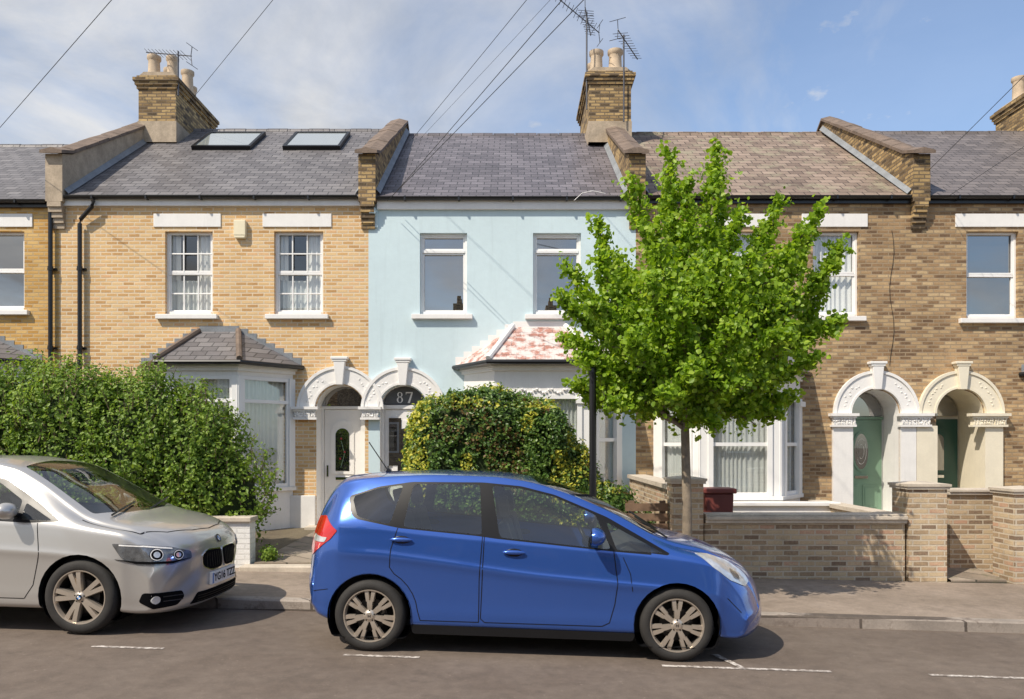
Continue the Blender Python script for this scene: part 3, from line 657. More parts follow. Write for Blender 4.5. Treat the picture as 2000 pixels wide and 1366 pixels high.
wire(370,200,527,0,17,.03,r=.005); wire(-20,272,210,0,13.9,.2,r=.005); wire(1812,335,2000,140,14,.12,r=.005); wire(1850,385,2060,240,14,.12,r=.004)
b=B(); b.tube([(fx(1120),13.9,6.0),(fx(1135),13.88,6.12),(fx(1155),13.88,6.16),(fx(1180),13.9,6.12)],.006,5); o=b.obj('loose_cable',mWhite); tag(o,'loose pale cable curling from the gutter','cable')
# ---------------------------------------------------------------- garden walls etc.
Wl=E('garden_wall',(-6,10.1,.1),'low white painted brick garden wall with pale coping','wall')
b=B(); b.box(-9.2,-3.33,10.08,10.3,-.05,.74); b.obj('brickwork',mBrickWht,Wl); b=B()
for i in range(7): b.box(-9.25+i*.85,-9.25+(i+1)*.85-.006,10.04,10.34,.74,.80)
b.obj('coping',mStone,Wl,bevel=.01)
Wr=E('garden_wall',(3.6,9.98,.0),'reclaimed brick garden wall with stone coping and capped piers','wall')
b=B(); b.box(2.42,4.94,9.98,10.2,-.2,.735); b.obj('brickwork',mBrickW,Wr)
b=B(); b.box(2.43,4.95,9.93,10.25,.735,.78); b.box(2.43,4.95,9.905,10.275,.78,.825); b.box(2.43,4.95,9.94,10.24,.825,.85); b.obj('coping',mStone,Wr,bevel=.008)
def pier(W,x0,x1,y0,y1,z0,z1,m=mBrickW):
    b=B(); b.box(x0,x1,y0,y1,z0,z1); b.obj('pier',m,W)
    b=B(); b.box(x0-.025,x1+.025,y0-.025,y1+.025,z1,z1+.035); b.box(x0-.04,x1+.04,y0-.04,y1+.04,z1+.035,z1+.065)
    cx,cy=(x0+x1)/2,(y0+y1)/2; a=[(x0-.04,y0-.04,z1+.066),(x1+.04,y0-.04,z1+.066),(x1+.04,y1+.04,z1+.066),(x0-.04,y1+.04,z1+.066),(cx,cy,z1+.10)]
    b.add(a,[(0,1,4),(1,2,4),(2,3,4),(3,0,4)]); b.obj('pier_cap',mStone,W)
pier(Wr,2.02,2.40,9.95,10.33,-.2,1.23); pier(Wr,4.98,5.46,9.96,10.4,-.2,1.16)
bx('return_wall',mBrickW,Wr,(2.06,2.3,10.34,13.9,-.1,1.14),(5.2,5.42,10.41,13.8,-.1,.7)); bx('coping',mStone,Wr,(2.02,2.34,10.36,13.92,1.14,1.2),(5.16,5.46,10.43,13.82,.7,.76))
Wq=E('garden_wall',(6.8,10.6,.0),'mixed brick garden wall with stone coping beside gate gap','wall')
b=B(); b.box(5.85,9.5,10.6,10.82,-.2,1.05); b.obj('brickwork',mBrickW,Wq); b=B(); b.box(5.82,9.5,10.56,10.86,1.05,1.09); b.box(5.82,9.5,10.54,10.88,1.09,1.13); b.obj('coping',mStone,Wq,bevel=.008)
pier(Wq,6.27,6.7,9.9,10.35,-.25,1.10)
b=B(); b.box(6.705,9.5,9.95,10.15,-.25,.7); b.obj('brickwork',mBrickW,Wq)
def fence():
    F=E('timber_fence',(1.75,10.2,.1),'short dark timber slat fence beside brick pier','fence')
    b=B()
    for k in range(5): b.box(1.45,2.0,10.15,10.175,.35+.13*k,.35+.13*k+.1)
    b.obj('slats',mWood,F); bx('post',mWood,F,(1.5,1.57,10.176,10.24,.05,1.0),(1.9,1.97,10.176,10.24,.05,1.0))
fence()
Bn=E('storage_bin',(2.85,11.,.2),'dark red brown plastic storage bin behind brick wall','bin')
b=B(); b.prism([(2.68,.2),(3.02,.2),(3.05,1.05),(2.65,1.05)],'y',10.9,11.25); b.obj('body',mBin,Bn,bevel=.02); b=B(); b.box(2.62,3.08,10.86,11.28,1.05,1.12); b.obj('lid',mBin,Bn,bevel=.015)
Ps=E('street_post',(.87,8.55,.07),'slim black painted steel post at the pavement edge','post')
b=B(); b.tube([(.87,8.55,.03),(.87,8.55,2.5)],.038,14); b.obj('shaft',mBlk,Ps,smooth=40); b=B(); b.lathe([(.07,0),(.07,.1),(.045,.14),(.045,.9),(.04,.93)],(.87,8.55,.04),'z',14); b.obj('collar',mBlk,Ps,smooth=30); b=B(); b.lathe([(.046,0),(.046,.04),(.03,.07),(.0,.08)],(.87,8.55,2.49),'z',14); b.obj('cap',mBlk,Ps,smooth=30)
def path(name,x0,x1,y0,y1,za,zb_):
    b=B(); b.add([(x0,y0,za-.15),(x1,y0,za-.15),(x0,y0,za),(x1,y0,za),(x0,y1,zb_),(x1,y1,zb_)],[(0,1,3,2),(2,3,5,4)]); o=b.obj(name,mSlab); o['kind']='structure'
path('path',-3.28,-2.35,10.1,13.74,.22,.295); path('path',-2.30,-1.3,10.12,14.0,.20,.28); path('path',5.49,6.19,9.93,13.7,.03,.29)
b=B(); b.box(-3.4,-1.35,9.86,10.09,.05,.205); o=b.obj('path_step',mStone,bevel=.015); o['kind']='structure'
# ---------------------------------------------------------------- foliage
def leafmesh(name,C,size,mat,parent,up=.35,aspect=.6,nrm=None,mi=None):
    C=np.asarray(C,dtype=np.float64); n=len(C)
    nv=RS.normal(size=(n,3)); nv/=np.linalg.norm(nv,axis=1)[:,None]
    nv[:,2]+=up; nv[:,1]-=.25
    if nrm is not None: nv=nv*.75+nrm*.7
    nv/=np.linalg.norm(nv,axis=1)[:,None]
    t=RS.normal(size=(n,3)); t-=nv*(t*nv).sum(1)[:,None]; t/=np.linalg.norm(t,axis=1)[:,None]
    s=np.cross(nv,t); sz=(size*RS.uniform(.6,1.25,n))[:,None]
    V=np.empty((n,6,3))
    V[:,0]=C-t*sz*.5; V[:,1]=C-t*sz*.12+s*sz*aspect*.5+nv*sz*.10; V[:,2]=C+t*sz*.22+s*sz*aspect*.42+nv*sz*.08
    V[:,3]=C+t*sz*.5-nv*sz*.08; V[:,4]=C+t*sz*.22-s*sz*aspect*.42+nv*sz*.08; V[:,5]=C-t*sz*.12-s*sz*aspect*.5+nv*sz*.10
    base=(np.arange(n)*6)[:,None]
    F=np.concatenate([base+np.array([0,1,2,3]),base+np.array([0,3,4,5])],axis=1).reshape(-1)
    me=bpy.data.meshes.new(name); me.vertices.add(n*6); me.vertices.foreach_set('co',V.reshape(-1))
    me.loops.add(n*8); me.loops.foreach_set('vertex_index',F.astype(np.int32))
    me.polygons.add(n*2); me.polygons.foreach_set('loop_start',np.arange(n*2,dtype=np.int32)*4); me.polygons.foreach_set('loop_total',np.full(n*2,4,dtype=np.int32))
    for m in (mat if isinstance(mat,(list,tuple)) else [mat]): me.materials.append(m)
    if mi is not None: me.polygons.foreach_set('material_index',np.repeat(mi,2).astype(np.int32))
    me.update(calc_edges=True); me.validate()
    return mkobj(name,me,parent)
def tree():
    T=E('tree',(1.97,8.85,.05),'young maple tree with bright green leaves growing from the pavement','tree')
    d0=8.85
    def W(px,py,dd): q=(d0+dd)/1550; return Vector(((px-1000)*q,d0+dd,1.72+(869-py)*q))
    br=B(); base=Vector((1.95,d0,0)); top=W(1338,840,0)
    br.tube([base,base.lerp(top,.06),base.lerp(top,.5)+Vector((.014,0,0)),top],[.088,.064,.054,.048],10)
    tips=[(1234,350,-.2),(1308,290,.15),(1400,262,0),(1442,415,-.6),(1520,388,.25),(1600,410,0),(1648,478,.1),(1642,628,0),(1600,700,-.4),(1548,785,.2),(1165,428,.1),(1108,520,0),(1095,585,-.3),(1105,662,.3),(1118,755,0),(1190,800,-.5),
      (1280,440,-.7),(1350,400,.6),(1470,500,-.9),(1560,520,.7),(1205,510,.8),(1155,600,-.8),(1475,830,-.3),(1400,845,-.7),(1250,830,.4),(1330,600,-1.1),(1440,640,-1.2),(1230,670,-1.0),(1540,650,-.9),(1380,520,1.0),(1240,600,1.1),(1500,600,1.1),(1530,735,.9),(1185,720,.9),(1360,720,-1.2),(1300,780,-1.0),(1450,760,-1.0),(1340,350,0),(1270,540,-.9),(1385,430,-.6),
      (1395,330,.3),(1410,390,.5),(1300,380,.3),(1490,450,.4),(1570,455,-.4),(1610,560,.3),(1200,560,0),(1170,500,-.3),(1310,500,.8),(1430,560,.7),(1140,700,-.3),(1590,640,.5),(1340,800,-.6),(1520,820,.0),(1400,790,.8),(1150,790,.2)]
    L=[];allb=[]
    lead=W(1392,420,0)
    br.tube([top,top.lerp(lead,.4)+Vector((-.03,0,0)),top.lerp(lead,.8),lead],[.046,.036,.024,.014],8)
    for i,(px,py,dd) in enumerate(tips):
        tip=W(px,py,dd); low=py>560
        S=top.lerp(lead,random.uniform(0,.12) if low else random.uniform(.02,.5)); S=lead if i==2 else S
        hz=Vector((tip.x-S.x,tip.y-S.y,0)); Cc=S+hz*.68+Vector((0,0,(tip.z-S.z)*(.28 if not low else .5)+(.2 if low else 0)))
        pts=[S*(1-t)**2+Cc*2*t*(1-t)+tip*t*t for t in np.linspace(0,1,10)]
        br.tube(pts,[.024*(1-.8*k/9)+.003 for k in range(10)],6); ln=(tip-S).length
        n=int(ln/.042)
        for k in range(n):
            t=(.22 if ln>1 else .1)+.78*(k+random.random())/n
            if t>1: continue
            p=S*(1-t)**2+Cc*2*t*(1-t)+tip*t*t
            for q in range(3):
                dv=Vector((random.gauss(0,.8),random.gauss(0,.8),random.gauss(.45,.7))).normalized(); tl=random.uniform(.05,.32)*(1.1-.64*t)
                if random.random()<.12: tl*=1.5
                e=p+dv*tl
                for j in range(11):
                    f=random.uniform(.3,1.08); L.append(p+dv*tl*f+Vector((random.gauss(0,.03),random.gauss(0,.03),random.gauss(0,.03))))
                if q==0: allb.append((p,e))
    for k in range(95):
        a=random.uniform(0,6.28); rr=random.uniform(.3,1)**.6; z=random.uniform(-.8,.7); R=math.sqrt(1-z*z)*rr
        c=Vector((2.05+1.25*R*math.cos(a),d0+1.15*R*math.sin(a),2.95+1.05*z))
        for j in range(48): L.append(c+Vector((random.gauss(0,.11),random.gauss(0,.11),random.gauss(0,.09))))
    for p,e in allb[::2]: br.tube([p,e],[.006,.002],4,False)
    br.obj('trunk',mBark,T,smooth=60)
    leafmesh('crown',np.array([tuple(v) for v in L]),.057,mLeafT,T,up=.5,aspect=.85)
    print('tree leaves',len(L))
tree()
def shoots(blobs,n,lmin,lmax,per,updir=.8,amp=.16,p_=2):
    Ls=[];Tw=[];Nn=[]
    wts=np.array([b[3]*b[4]+b[4]*b[5]+b[3]*b[5] for b in blobs]); wts/=wts.sum()
    for i in range(n):
        b_=blobs[RS.choice(len(blobs),p=wts)]
        v=Vector((random.gauss(0,1),random.gauss(-.25,1),random.gauss(.25,1))).normalized(); pw=b_[6] if len(b_)>6 else 2
        vv=v/((abs(v.x)**pw+abs(v.y)**pw+abs(v.z)**pw)**(1/pw))
        p=Vector((b_[0]+b_[3]*vv.x,b_[1]+b_[4]*vv.y,b_[2]+b_[5]*vv.z)); k=noise.noise(p*1.9); p+=v*k*amp
        if p.z<.1: continue
        d=(v*.6+Vector((random.gauss(0,.35),random.gauss(0,.35),updir*max(0.05,v.z+.5)+random.gauss(0,.25)))).normalized(); ln=random.uniform(lmin,lmax)
        st=p-d*ln*.55; Tw.append((st,p+d*ln*.45))
        for j in range(per):
            t=random.random(); q=st+d*ln*t+Vector((random.gauss(0,.028),random.gauss(0,.028),random.gauss(0,.028)))
            Ls.append(tuple(q)); Nn.append(tuple(v))
    return np.array(Ls),Tw,np.array(Nn)
def shrub(name,label,blobs,n,per,size,mat,lr=(.2,.45),core=.8,mi=None,twig=True,updir=.8,up=.3,amp=.16,cat='hedge'):
    x=sum(b[0] for b in blobs)/len(blobs); T=E(name,(x,blobs[0][1],.15),label,cat)
    Ls,Tw,Nn=shoots(blobs,n,lr[0],lr[1],per,updir,amp)
    c=B()
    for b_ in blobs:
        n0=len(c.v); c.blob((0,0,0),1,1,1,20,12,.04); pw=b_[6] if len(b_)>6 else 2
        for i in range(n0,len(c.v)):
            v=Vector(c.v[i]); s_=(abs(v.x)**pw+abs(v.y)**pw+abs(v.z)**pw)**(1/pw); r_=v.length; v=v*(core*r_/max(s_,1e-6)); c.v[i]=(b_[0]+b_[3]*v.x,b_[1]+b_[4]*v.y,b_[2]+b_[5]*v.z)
    c.obj('shade_core',mCore,T)  # solid dark blobs, shade inside the foliage put into their colour
    if twig:
        t=B()
        for a,e in Tw[::3]: t.tube([a,e],[.006,.003],4,False)
        t.obj('twigs',mTwig,T,recalc=False)
    leafmesh('foliage',Ls,size,mat,T,up=up,aspect=.62,nrm=Nn,mi=(mi(Ls) if mi else None))
shrub('privet_hedge','large untrimmed light green privet hedge behind white garden wall',
  [(-6.9,11.0,1.58,1.0,.8,1.2),(-5.95,10.9,1.52,.95,.8,1.22),(-5.05,10.9,1.5,.9,.75,1.2),(-4.4,10.9,1.30,.74,.7,1.08),(-4.0,10.8,1.0,.62,.6,.72),(-7.8,11.2,1.5,1.0,.8,1.25),(-5.4,10.7,.9,1.5,.55,.65)],5600,17,.054,mLeafP,(.2,.58),core=.80,updir=1.3,amp=.22)
def mi2(L):
    k=np.zeros(len(L),int)
    for i,p in enumerate(L):
        f=noise.noise(Vector(p)*2.6)
        y=(p[0]<-1.08 and f>-.2) or (p[0]>.5 and p[0]<1.1 and p[2]<1.9 and f>-.2) or (p[2]>2.2 and f>.02) or f>.40
        if y and random.random()<.66: k[i]=1
        elif noise.noise(Vector(p)*1.7+Vector((9,3,1)))>.30 and random.random()<.35: k[i]=2
    return k
shrub('ivy_hedge','clipped boxy hedge of ivy and yellow variegated leaves',
  [(-.38,10.95,1.22,1.05,.66,1.16,3.6),(.36,10.9,1.3,.46,.6,1.02,3),(.75,10.8,1.0,.45,.5,.72),(1.15,10.8,.7,.5,.5,.5),(1.5,10.8,.42,.42,.5,.45)],5600,13,.05,[mLeafI,mLeafY,mLeafR],(.06,.19),core=.9,mi=mi2,twig=False,updir=.3,amp=.12)
shrub('wall_weeds','low green weeds growing at the foot of the path wall',[(-3.15,10.3,.28,.12,.15,.12),(-2.3,10.6,.28,.1,.3,.1)],120,10,.04,mLeafP,(.05,.15),core=.3,twig=False,cat='weeds')
# ---------------------------------------------------------------- cars
def pchip(keys):
    xs=np.array([k[0] for k in keys],float); ys=np.array([k[1] for k in keys],float); h=np.diff(xs); d=np.diff(ys)/h
    m=np.zeros(len(xs)); m[0]=d[0]; m[-1]=d[-1]
    for i in range(1,len(xs)-1): m[i]=0 if d[i-1]*d[i]<=0 else 2*d[i-1]*d[i]/(d[i-1]+d[i])
    def f(x):
        i=min(max(np.searchsorted(xs,x)-1,0),len(h)-1); t=(x-xs[i])/h[i]
        return float((1+2*t)*(1-t)**2*ys[i]+t*(1-t)**2*h[i]*m[i]+t*t*(3-2*t)*ys[i+1]+t*t*(t-1)*h[i]*m[i+1])
    return f
def sm(t): t=max(0,min(1,t)); return t*t*(3-2*t)
def rounded(poly,r,n=4):
    out=[];N=len(poly)
    for i in range(N):
        p=Vector(poly[i]);a=Vector(poly[i-1]);c=Vector(poly[(i+1)%N]); u=(a-p);v=(c-p); rr=min(r,u.length*.45,v.length*.45); u.normalize();v.normalize()
        A=p+u*rr;C=p+v*rr
        for k in range(n+1):
            t=k/n; q=A*(1-t)**2+p*2*t*(1-t)+C*t*t; out.append((q.x,q.y))
    return out
def inpoly(u,v,poly):
    r=False;j=len(poly)-1
    for i in range(len(poly)):
        xi,yi=poly[i];xj,yj=poly[j]
        if (yi>v)!=(yj>v) and u<(xj-xi)*(v-yi)/(yj-yi)+xi: r=not r
        j=i
    return r
AX={'y':(0,2,Vector((0,1,0))),'z':(0,1,Vector((0,0,1))),'x':(1,2,Vector((1,0,0)))}
class Car:
    def __init__(s,K,x0,x1,bf,brr,crease=.55,ns=120,pw=2.5,amp=.8):
        s.f={k:pchip(v) for k,v in K.items()}; s.x0=x0;s.x1=x1;bm=s.bm=bmesh.new()
        wm=max(v[1] for v in K['w']); rows=[]
        for i in range(ns+1):
            q=i/ns; q=.45*q+.55*(.5-.5*math.cos(math.pi*q)); x=x0+(x1-x0)*q
            F={k:f(x) for k,f in s.f.items()}; w,zb,zs,zt,wr,zr=F['w'],F['zb'],F['zs'],F['zt'],F['wr'],F['zr']
            h=zs-zb; cr=F.get('cr',crease); zm=zb+cr*h; A_=amp*sm((x1-.25-x)/.8)*sm((x-x0-.1)/.6)
            mx_=lambda a,b:w*(a*A_+b*(1-A_))
            ctl=[(0,zb),(w*.75,zb),(w*.94,zb+.02*min(1,h*3)),(mx_(.975,.968),zb+.14*h),(mx_(.962,.986),zb+.30*h),(mx_(.974,.997),zm-.10*h),(w,zm),(mx_(.982,.996),zm+.07*h),(w*.972,zs-.10*h),(w*.952,zs),((w*.952+wr)/2+.012,(zs+zr)/2+.005),(wr+.006,zr-.012),(wr*.93,zr+(zt-zr)*.38),(wr*.62,zr+(zt-zr)*.8),(wr*.3,zt-(zt-zr)*.03),(0,zt)]
            pts=[];n=len(ctl)
            for a in range(n-1):
                p0=Vector(ctl[a-1] if a else (-ctl[1][0],ctl[1][1]));p1=Vector(ctl[a]);p2=Vector(ctl[a+1]);p3=Vector(ctl[a+2]) if a+2<n else Vector((-ctl[n-2][0],ctl[n-2][1]))
                for k in range(4):
                    t=k/4; q_=.5*((2*p1)+(p2-p0)*t+(2*p0-5*p1+4*p2-p3)*t*t+(3*p1-p0-3*p2+p3)*t**3); pts.append((max(0,q_.x),q_.y))
            pts.append(ctl[-1]); rows.append((x,pts))
        def bend(x,y):
            k=(abs(y)/wm)**pw
            return x-bf*k*sm((x-(x1-.62))/.62)+brr*k*sm(((x0+.5)-x)/.5)
        m=len(rows[0][1]); G={}
        for sd in(-1,1):
            for i,(x,pts) in enumerate(rows):
                for j,(y,z) in enumerate(pts):
                    if sd==1 and y==0 and (j==0 or j==m-1): G[sd,i,j]=G[-1,i,j]; continue
                    G[sd,i,j]=bm.verts.new((bend(x,y),sd*y,z))
        def face(*v):
            v=list(dict.fromkeys(v))
            if len(v)>2:
                try: bm.faces.new(v)
                except ValueError: pass
        for sd in(-1,1):
            for i in range(ns):
                for j in range(m-1): face(G[sd,i,j],G[sd,i+1,j],G[sd,i+1,j+1],G[sd,i,j+1])
            for i in(0,ns):
                NB=6; lay=[[None]*(m//2+1) for _ in range(NB+1)]
                for j in range(m//2):
                    a,c=G[sd,i,j],G[sd,i,m-1-j]
                    for b_ in range(NB+1):
                        if b_==0: lay[b_][j]=a
                        elif b_==NB: lay[b_][j]=c
                        elif sd==1 and j==0: lay[b_][j]=s.cc[i][b_]
                        else:
                            co=a.co.lerp(c.co,b_/NB); co.x+=(1 if i else -1)*.022*math.sin(math.pi*b_/NB)*(1-(j/(m//2))**2); lay[b_][j]=bm.verts.new(co)
                if sd==-1:
                    if not hasattr(s,'cc'): s.cc={}
                    s.cc[i]=[lay[b_][0] for b_ in range(NB+1)]
                for j in range(m//2-1):
                    for b_ in range(NB): face(lay[b_][j],lay[b_][j+1],lay[b_+1][j+1],lay[b_+1][j])
                j=m//2-1; face(*([lay[b_][j] for b_ in range(NB+1)]+[G[sd,i,k] for k in range(m-1-j-1,j,-1)]))
        bmesh.ops.remove_doubles(bm,verts=bm.verts,dist=1e-5); bmesh.ops.recalc_face_normals(bm,faces=bm.faces); bm.normal_update()
        s.ly=bm.faces.layers.int.new('part')
    def cut(s,poly,ax,val,filt=lambda c,n:True):
        bm=s.bm;iu,iv,A=AX[ax];N=len(poly)
        us=[p[0] for p in poly];vs=[p[1] for p in poly];lo=(min(us)-.1,min(vs)-.1);hi=(max(us)+.1,max(vs)+.1)
        cand=lambda:[f for f in bm.faces if lo[0]<f.calc_center_median()[iu]<hi[0] and lo[1]<f.calc_center_median()[iv]<hi[1] and filt(f.calc_center_median(),f.normal)]
        for i in range(N):
            a,b_=poly[i],poly[(i+1)%N]; e=[0,0,0];e[iu]=b_[0]-a[0];e[iv]=b_[1]-a[1];e=Vector(e)
            if e.length<1e-6: continue
            p=[0,0,0];p[iu]=a[0];p[iv]=a[1]; no=e.cross(A).normalized()
            u0,u1=min(a[0],b_[0])-.03,max(a[0],b_[0])+.03;v0,v1=min(a[1],b_[1])-.03,max(a[1],b_[1])+.03
            fs=[f for f in cand() if any(u0<v.co[iu]<u1 and v0<v.co[iv]<v1 for v in f.verts)]
            g=set(fs)
            for f in fs: g.update(f.edges);g.update(f.verts)
            bmesh.ops.bisect_plane(bm,geom=list(g),dist=1e-4,plane_co=Vector(p),plane_no=no)
        bm.normal_update()
        for f in cand():
            c=f.calc_center_median()
            if inpoly(c[iu],c[iv],poly): f[s.ly]=val
    def kill(s,val):
        bmesh.ops.delete(s.bm,geom=[f for f in s.bm.faces if f[s.ly]==val],context='FACES')
    def bvh(s): s.tree=BVHTree.FromBMesh(s.bm)
    def part(s,name,val,mats,parent,filt=lambda c:True,off=0):
        fs=[f for f in s.bm.faces if f[s.ly]==val and filt(f.calc_center_median())]
        if not fs: return None
        vi={};co=[];no=[];F=[]
        for f in fs:
            q=[]
            for v in f.verts:
                if v.index not in vi: vi[v.index]=len(co);co.append(v.co+v.normal*off);no.append(v.normal.copy())
                q.append(vi[v.index])
            F.append(q)
        me=bpy.data.meshes.new(name);me.from_pydata(co,[],F);me.materials.append(mats);me.shade_smooth();me.update()
        try: me.normals_split_custom_set_from_vertices([tuple(n) for n in no])
        except Exception as ex: print('nrm',ex)
        return mkobj(name,me,parent,0,True)
    def hit(s,u,v,D):
        D=Vector(D).normalized()
        if abs(D.z)>.9: R=Vector((1,0,0));U=Vector((0,1,0))
        else: R=D.cross(Vector((0,0,1))).normalized();U=Vector((0,0,1))
        l,n,_,_=s.tree.ray_cast(R*u+U*v-D*8,D)
        if l is None: return None,None
        if n.dot(D)>0:n=-n
        return l,n
    def patch(s,b,poly,D,eps=.004,grid=.035,skirt=.012):
        D=Vector(D).normalized();bm=bmesh.new();bm.faces.new([bm.verts.new((p[0],p[1],0)) for p in poly])
        us=[p[0] for p in poly];vs=[p[1] for p in poly]
        for lo,hi,k in((min(us),max(us),0),(min(vs),max(vs),1)):
            a=math.floor(lo/grid)*grid
            while a<hi:
                no=Vector((1,0,0)) if k==0 else Vector((0,1,0)); bmesh.ops.bisect_plane(bm,geom=bm.verts[:]+bm.edges[:]+bm.faces[:],plane_co=no*a,plane_no=no,dist=1e-5); a+=grid
        P=[];bm.verts.index_update()
        for v in bm.verts:
            l,n=s.hit(v.co.x,v.co.y,D); P.append(None if l is None else l+n*eps)
        F=[[v.index for v in f.verts] for f in bm.faces if all(P[v.index] is not None for v in f.verts)]
        Ed=[(e.verts[0].index,e.verts[1].index) for e in bm.edges if e.is_boundary and P[e.verts[0].index] is not None and P[e.verts[1].index] is not None]
        P=[p if p is not None else Vector((0,0,0)) for p in P]; n=len(P)
        b.add(P+[p+D*skirt for p in P],F+[(a,c,c+n,a+n) for a,c in Ed]); bm.free()
    def ribbon(s,b,pts,D,w=.007,eps=.0015,close=False):
        pts=[Vector(p) for p in pts]
        if close: pts.append(pts[0])
        fine=[]
        for a,c in zip(pts[:-1],pts[1:]):
            n=max(1,int((c-a).length/.03))
            fine+=[a.lerp(c,k/n) for k in range(n)]
        fine.append(pts[-1]); L=[]
        for i,p in enumerate(fine):
            d=(fine[min(i+1,len(fine)-1)]-fine[max(i-1,0)]).normalized();q=Vector((-d.y,d.x))*w/2
            r=[s.hit(*(p+k*q),D) for k in(-1,1)]
            L.append(None if r[0][0] is None or r[1][0] is None else [r[0][0]+r[0][1]*eps,r[1][0]+r[1][1]*eps])
        for a,c in zip(L[:-1],L[1:]):
            if a and c and (a[0]-c[0]).length<.15: b.add([a[0],a[1],c[1],c[0]],[(0,1,2,3)])
def circ(cx,cz,r,n=28,a0=0,a1=2*math.pi): return [(cx+r*math.cos(a0+(a1-a0)*i/n),cz+r*math.sin(a0+(a1-a0)*i/n)) for i in range(n)]
def wheel(C,x,y,z,R,rr,wd,side,style,mlogo=None):
    W=E('wheel',(x,y,z),'','');W.parent=C
    s=side
    b=B(); o=lambda v:s*v
    prof=[(rr-.01,o(-wd)),(rr+.02,o(-wd)),(R-.03,o(-wd-.002)),(R-.008,o(-wd+.02)),(R,o(-wd+.04)),(R,o(-.04)),(R-.008,o(-.018)),(R-.025,o(-.004)),(R-.045,o(.001)),(rr+.02,o(-.0)),(rr+.004,o(-.006)),(rr-.002,o(-.012))]
    b.lathe(prof,(0,0,0),'y',56)
    for k in range(3):
        yy=o(-wd*(.3+.2*k)); b.lathe([(R+.001,yy-.004),(R-.006,yy-.0035),(R-.006,yy+.0035),(R+.001,yy+.004)],(0,0,0),'y',56)
    b.obj('tyre',mRub,W,smooth=35,local=True,recalc=False)
    r=B(); r.lathe([(rr+.002,o(-.012)),(rr+.001,o(-.004)),(rr-.008,o(-.005)),(rr-.014,o(-.02)),(rr-.02,o(-.04))],(0,0,0),'y',56)
    r.cur=1; r.lathe([(rr-.02,o(-.04)),(rr-.025,o(-wd+.01)),(.0,o(-wd+.02))],(0,0,0),'y',40); r.lathe([(.0,o(-.075)),(rr*.62,o(-.075)),(rr*.62,o(-.09))],(0,0,0),'y',32)
    r.cur=0
    def spoke(a,r0,r1,w0,w1,y0,y1,th=.022,mat=0):
        r.cur=mat; d=Vector((math.cos(a),0,math.sin(a)));t=Vector((-math.sin(a),0,math.cos(a))); vs=[]
        for (q,w,yy) in((r0,w0,y0),((r0+r1)/2,(w0+w1)/2,(y0+y1)/2+.004),(r1,w1,y1)):
            for k,dy in((-1,0),(1,0),(1.35,-th),(-1.35,-th)): vs.append(d*q+t*w*k+Vector((0,o(yy+dy),0)))
        r.add(vs,[(0,1,5,4),(1,2,6,5),(2,3,7,6),(3,0,4,7),(4,5,9,8),(5,6,10,9),(6,7,11,10),(7,4,8,11)])
    if style=='seven':
        for k in range(7):
            a=math.pi/2+k*2*math.pi/7
            for q in(-1,1):
                spoke(a+q*.10,.045,rr*.6,.012,.011,-.014,-.012); spoke(a+q*.14,rr*.55,rr-.012,.013,.016,-.012,-.016)
        r.cur=0
    else:
        for k in range(5):
            a=math.pi/2+.25+k*2*math.pi/5
            for q in(-1,1): spoke(a+q*.17,.03,rr-.008,.017,.020,-.014,-.012,.03)
            spoke(a,.05,rr*.98,.03,.052,-.04,-.034,.02,1)
    r.cur=0; r.lathe([(.0,o(-.002)),(.028,o(-.003)),(.032,o(-.008)),(.052,o(-.014)),(.056,o(-.04))],(0,0,0),'y',24)
    r.cur=1
    for k in range(5):
        a=k*2*math.pi/5+.3; r.lathe([(.0,o(-.009)),(.007,o(-.009)),(.007,o(-.02))],(.043*math.cos(a),0,.043*math.sin(a)),'y',8)
    r.obj('rim',[mRim,mRimDk],W,smooth=35,local=True,recalc=False)
    l=B()
    if style=='seven':
        for q in(-1,1): l.box(q*.009-.002,q*.009+.002,*sorted((o(-.002),o(.001))),-.011,.011)
        l.box(-.009,.009,*sorted((o(-.0018),o(.0008))),-.002,.002); l.obj('wheel_emblem',mRimDk,W,local=True)
    else: roundel(W,Matrix.Rotation(math.pi/2 if s<0 else -math.pi/2,4,'X'),.026)
    return W
mBB=M('emblem_blue',(.03,.18,.5),.3)
def roundel(par,mtx,r):
    b=B(); b.cur=0; b.lathe([(r,-.001),(r,.002),(r*.64,.002)],(0,0,0),'z',24)
    for k in range(4):
        b.cur=1+k%2; a0=k*math.pi/2; vs=[(0,0,.0022)]+[(r*.64*math.cos(a0+t),r*.64*math.sin(a0+t),.0022) for t in np.linspace(0,math.pi/2,7)]
        b.add(vs,[(0,i,i+1) for i in range(1,7)])
    b.v=[tuple(mtx@Vector(v)) for v in b.v]; return b.obj('emblem',[mBlk,mBB,mWhite],par,local=True,recalc=False)
def seat(C,x,y,z,rear=False):
    b=B(); w=.24
    b.prism(rounded([(x-.25,z),(x+.28,z+.03),(x+.28,z+.14),(x-.2,z+.12)],.04),'y',y-w,y+w)
    b.prism(rounded([(x-.2,z+.08),(x-.08,z+.1),(x-.24,z+.66),(x-.34,z+.62)],.04),'y',y-w+.01,y+w-.01)
    b.prism(rounded([(x-.31,z+.68),(x-.23,z+.68),(x-.27,z+.86),(x-.35,z+.86)],.03),'y',y-.12,y+.12); b.tube([(x-.28,y-.05,z+.6),(x-.29,y-.05,z+.7)],.006,6);b.tube([(x-.28,y+.05,z+.6),(x-.29,y+.05,z+.7)],.006,6)
    b.obj('seat',mSeat,C,smooth=35,local=True)
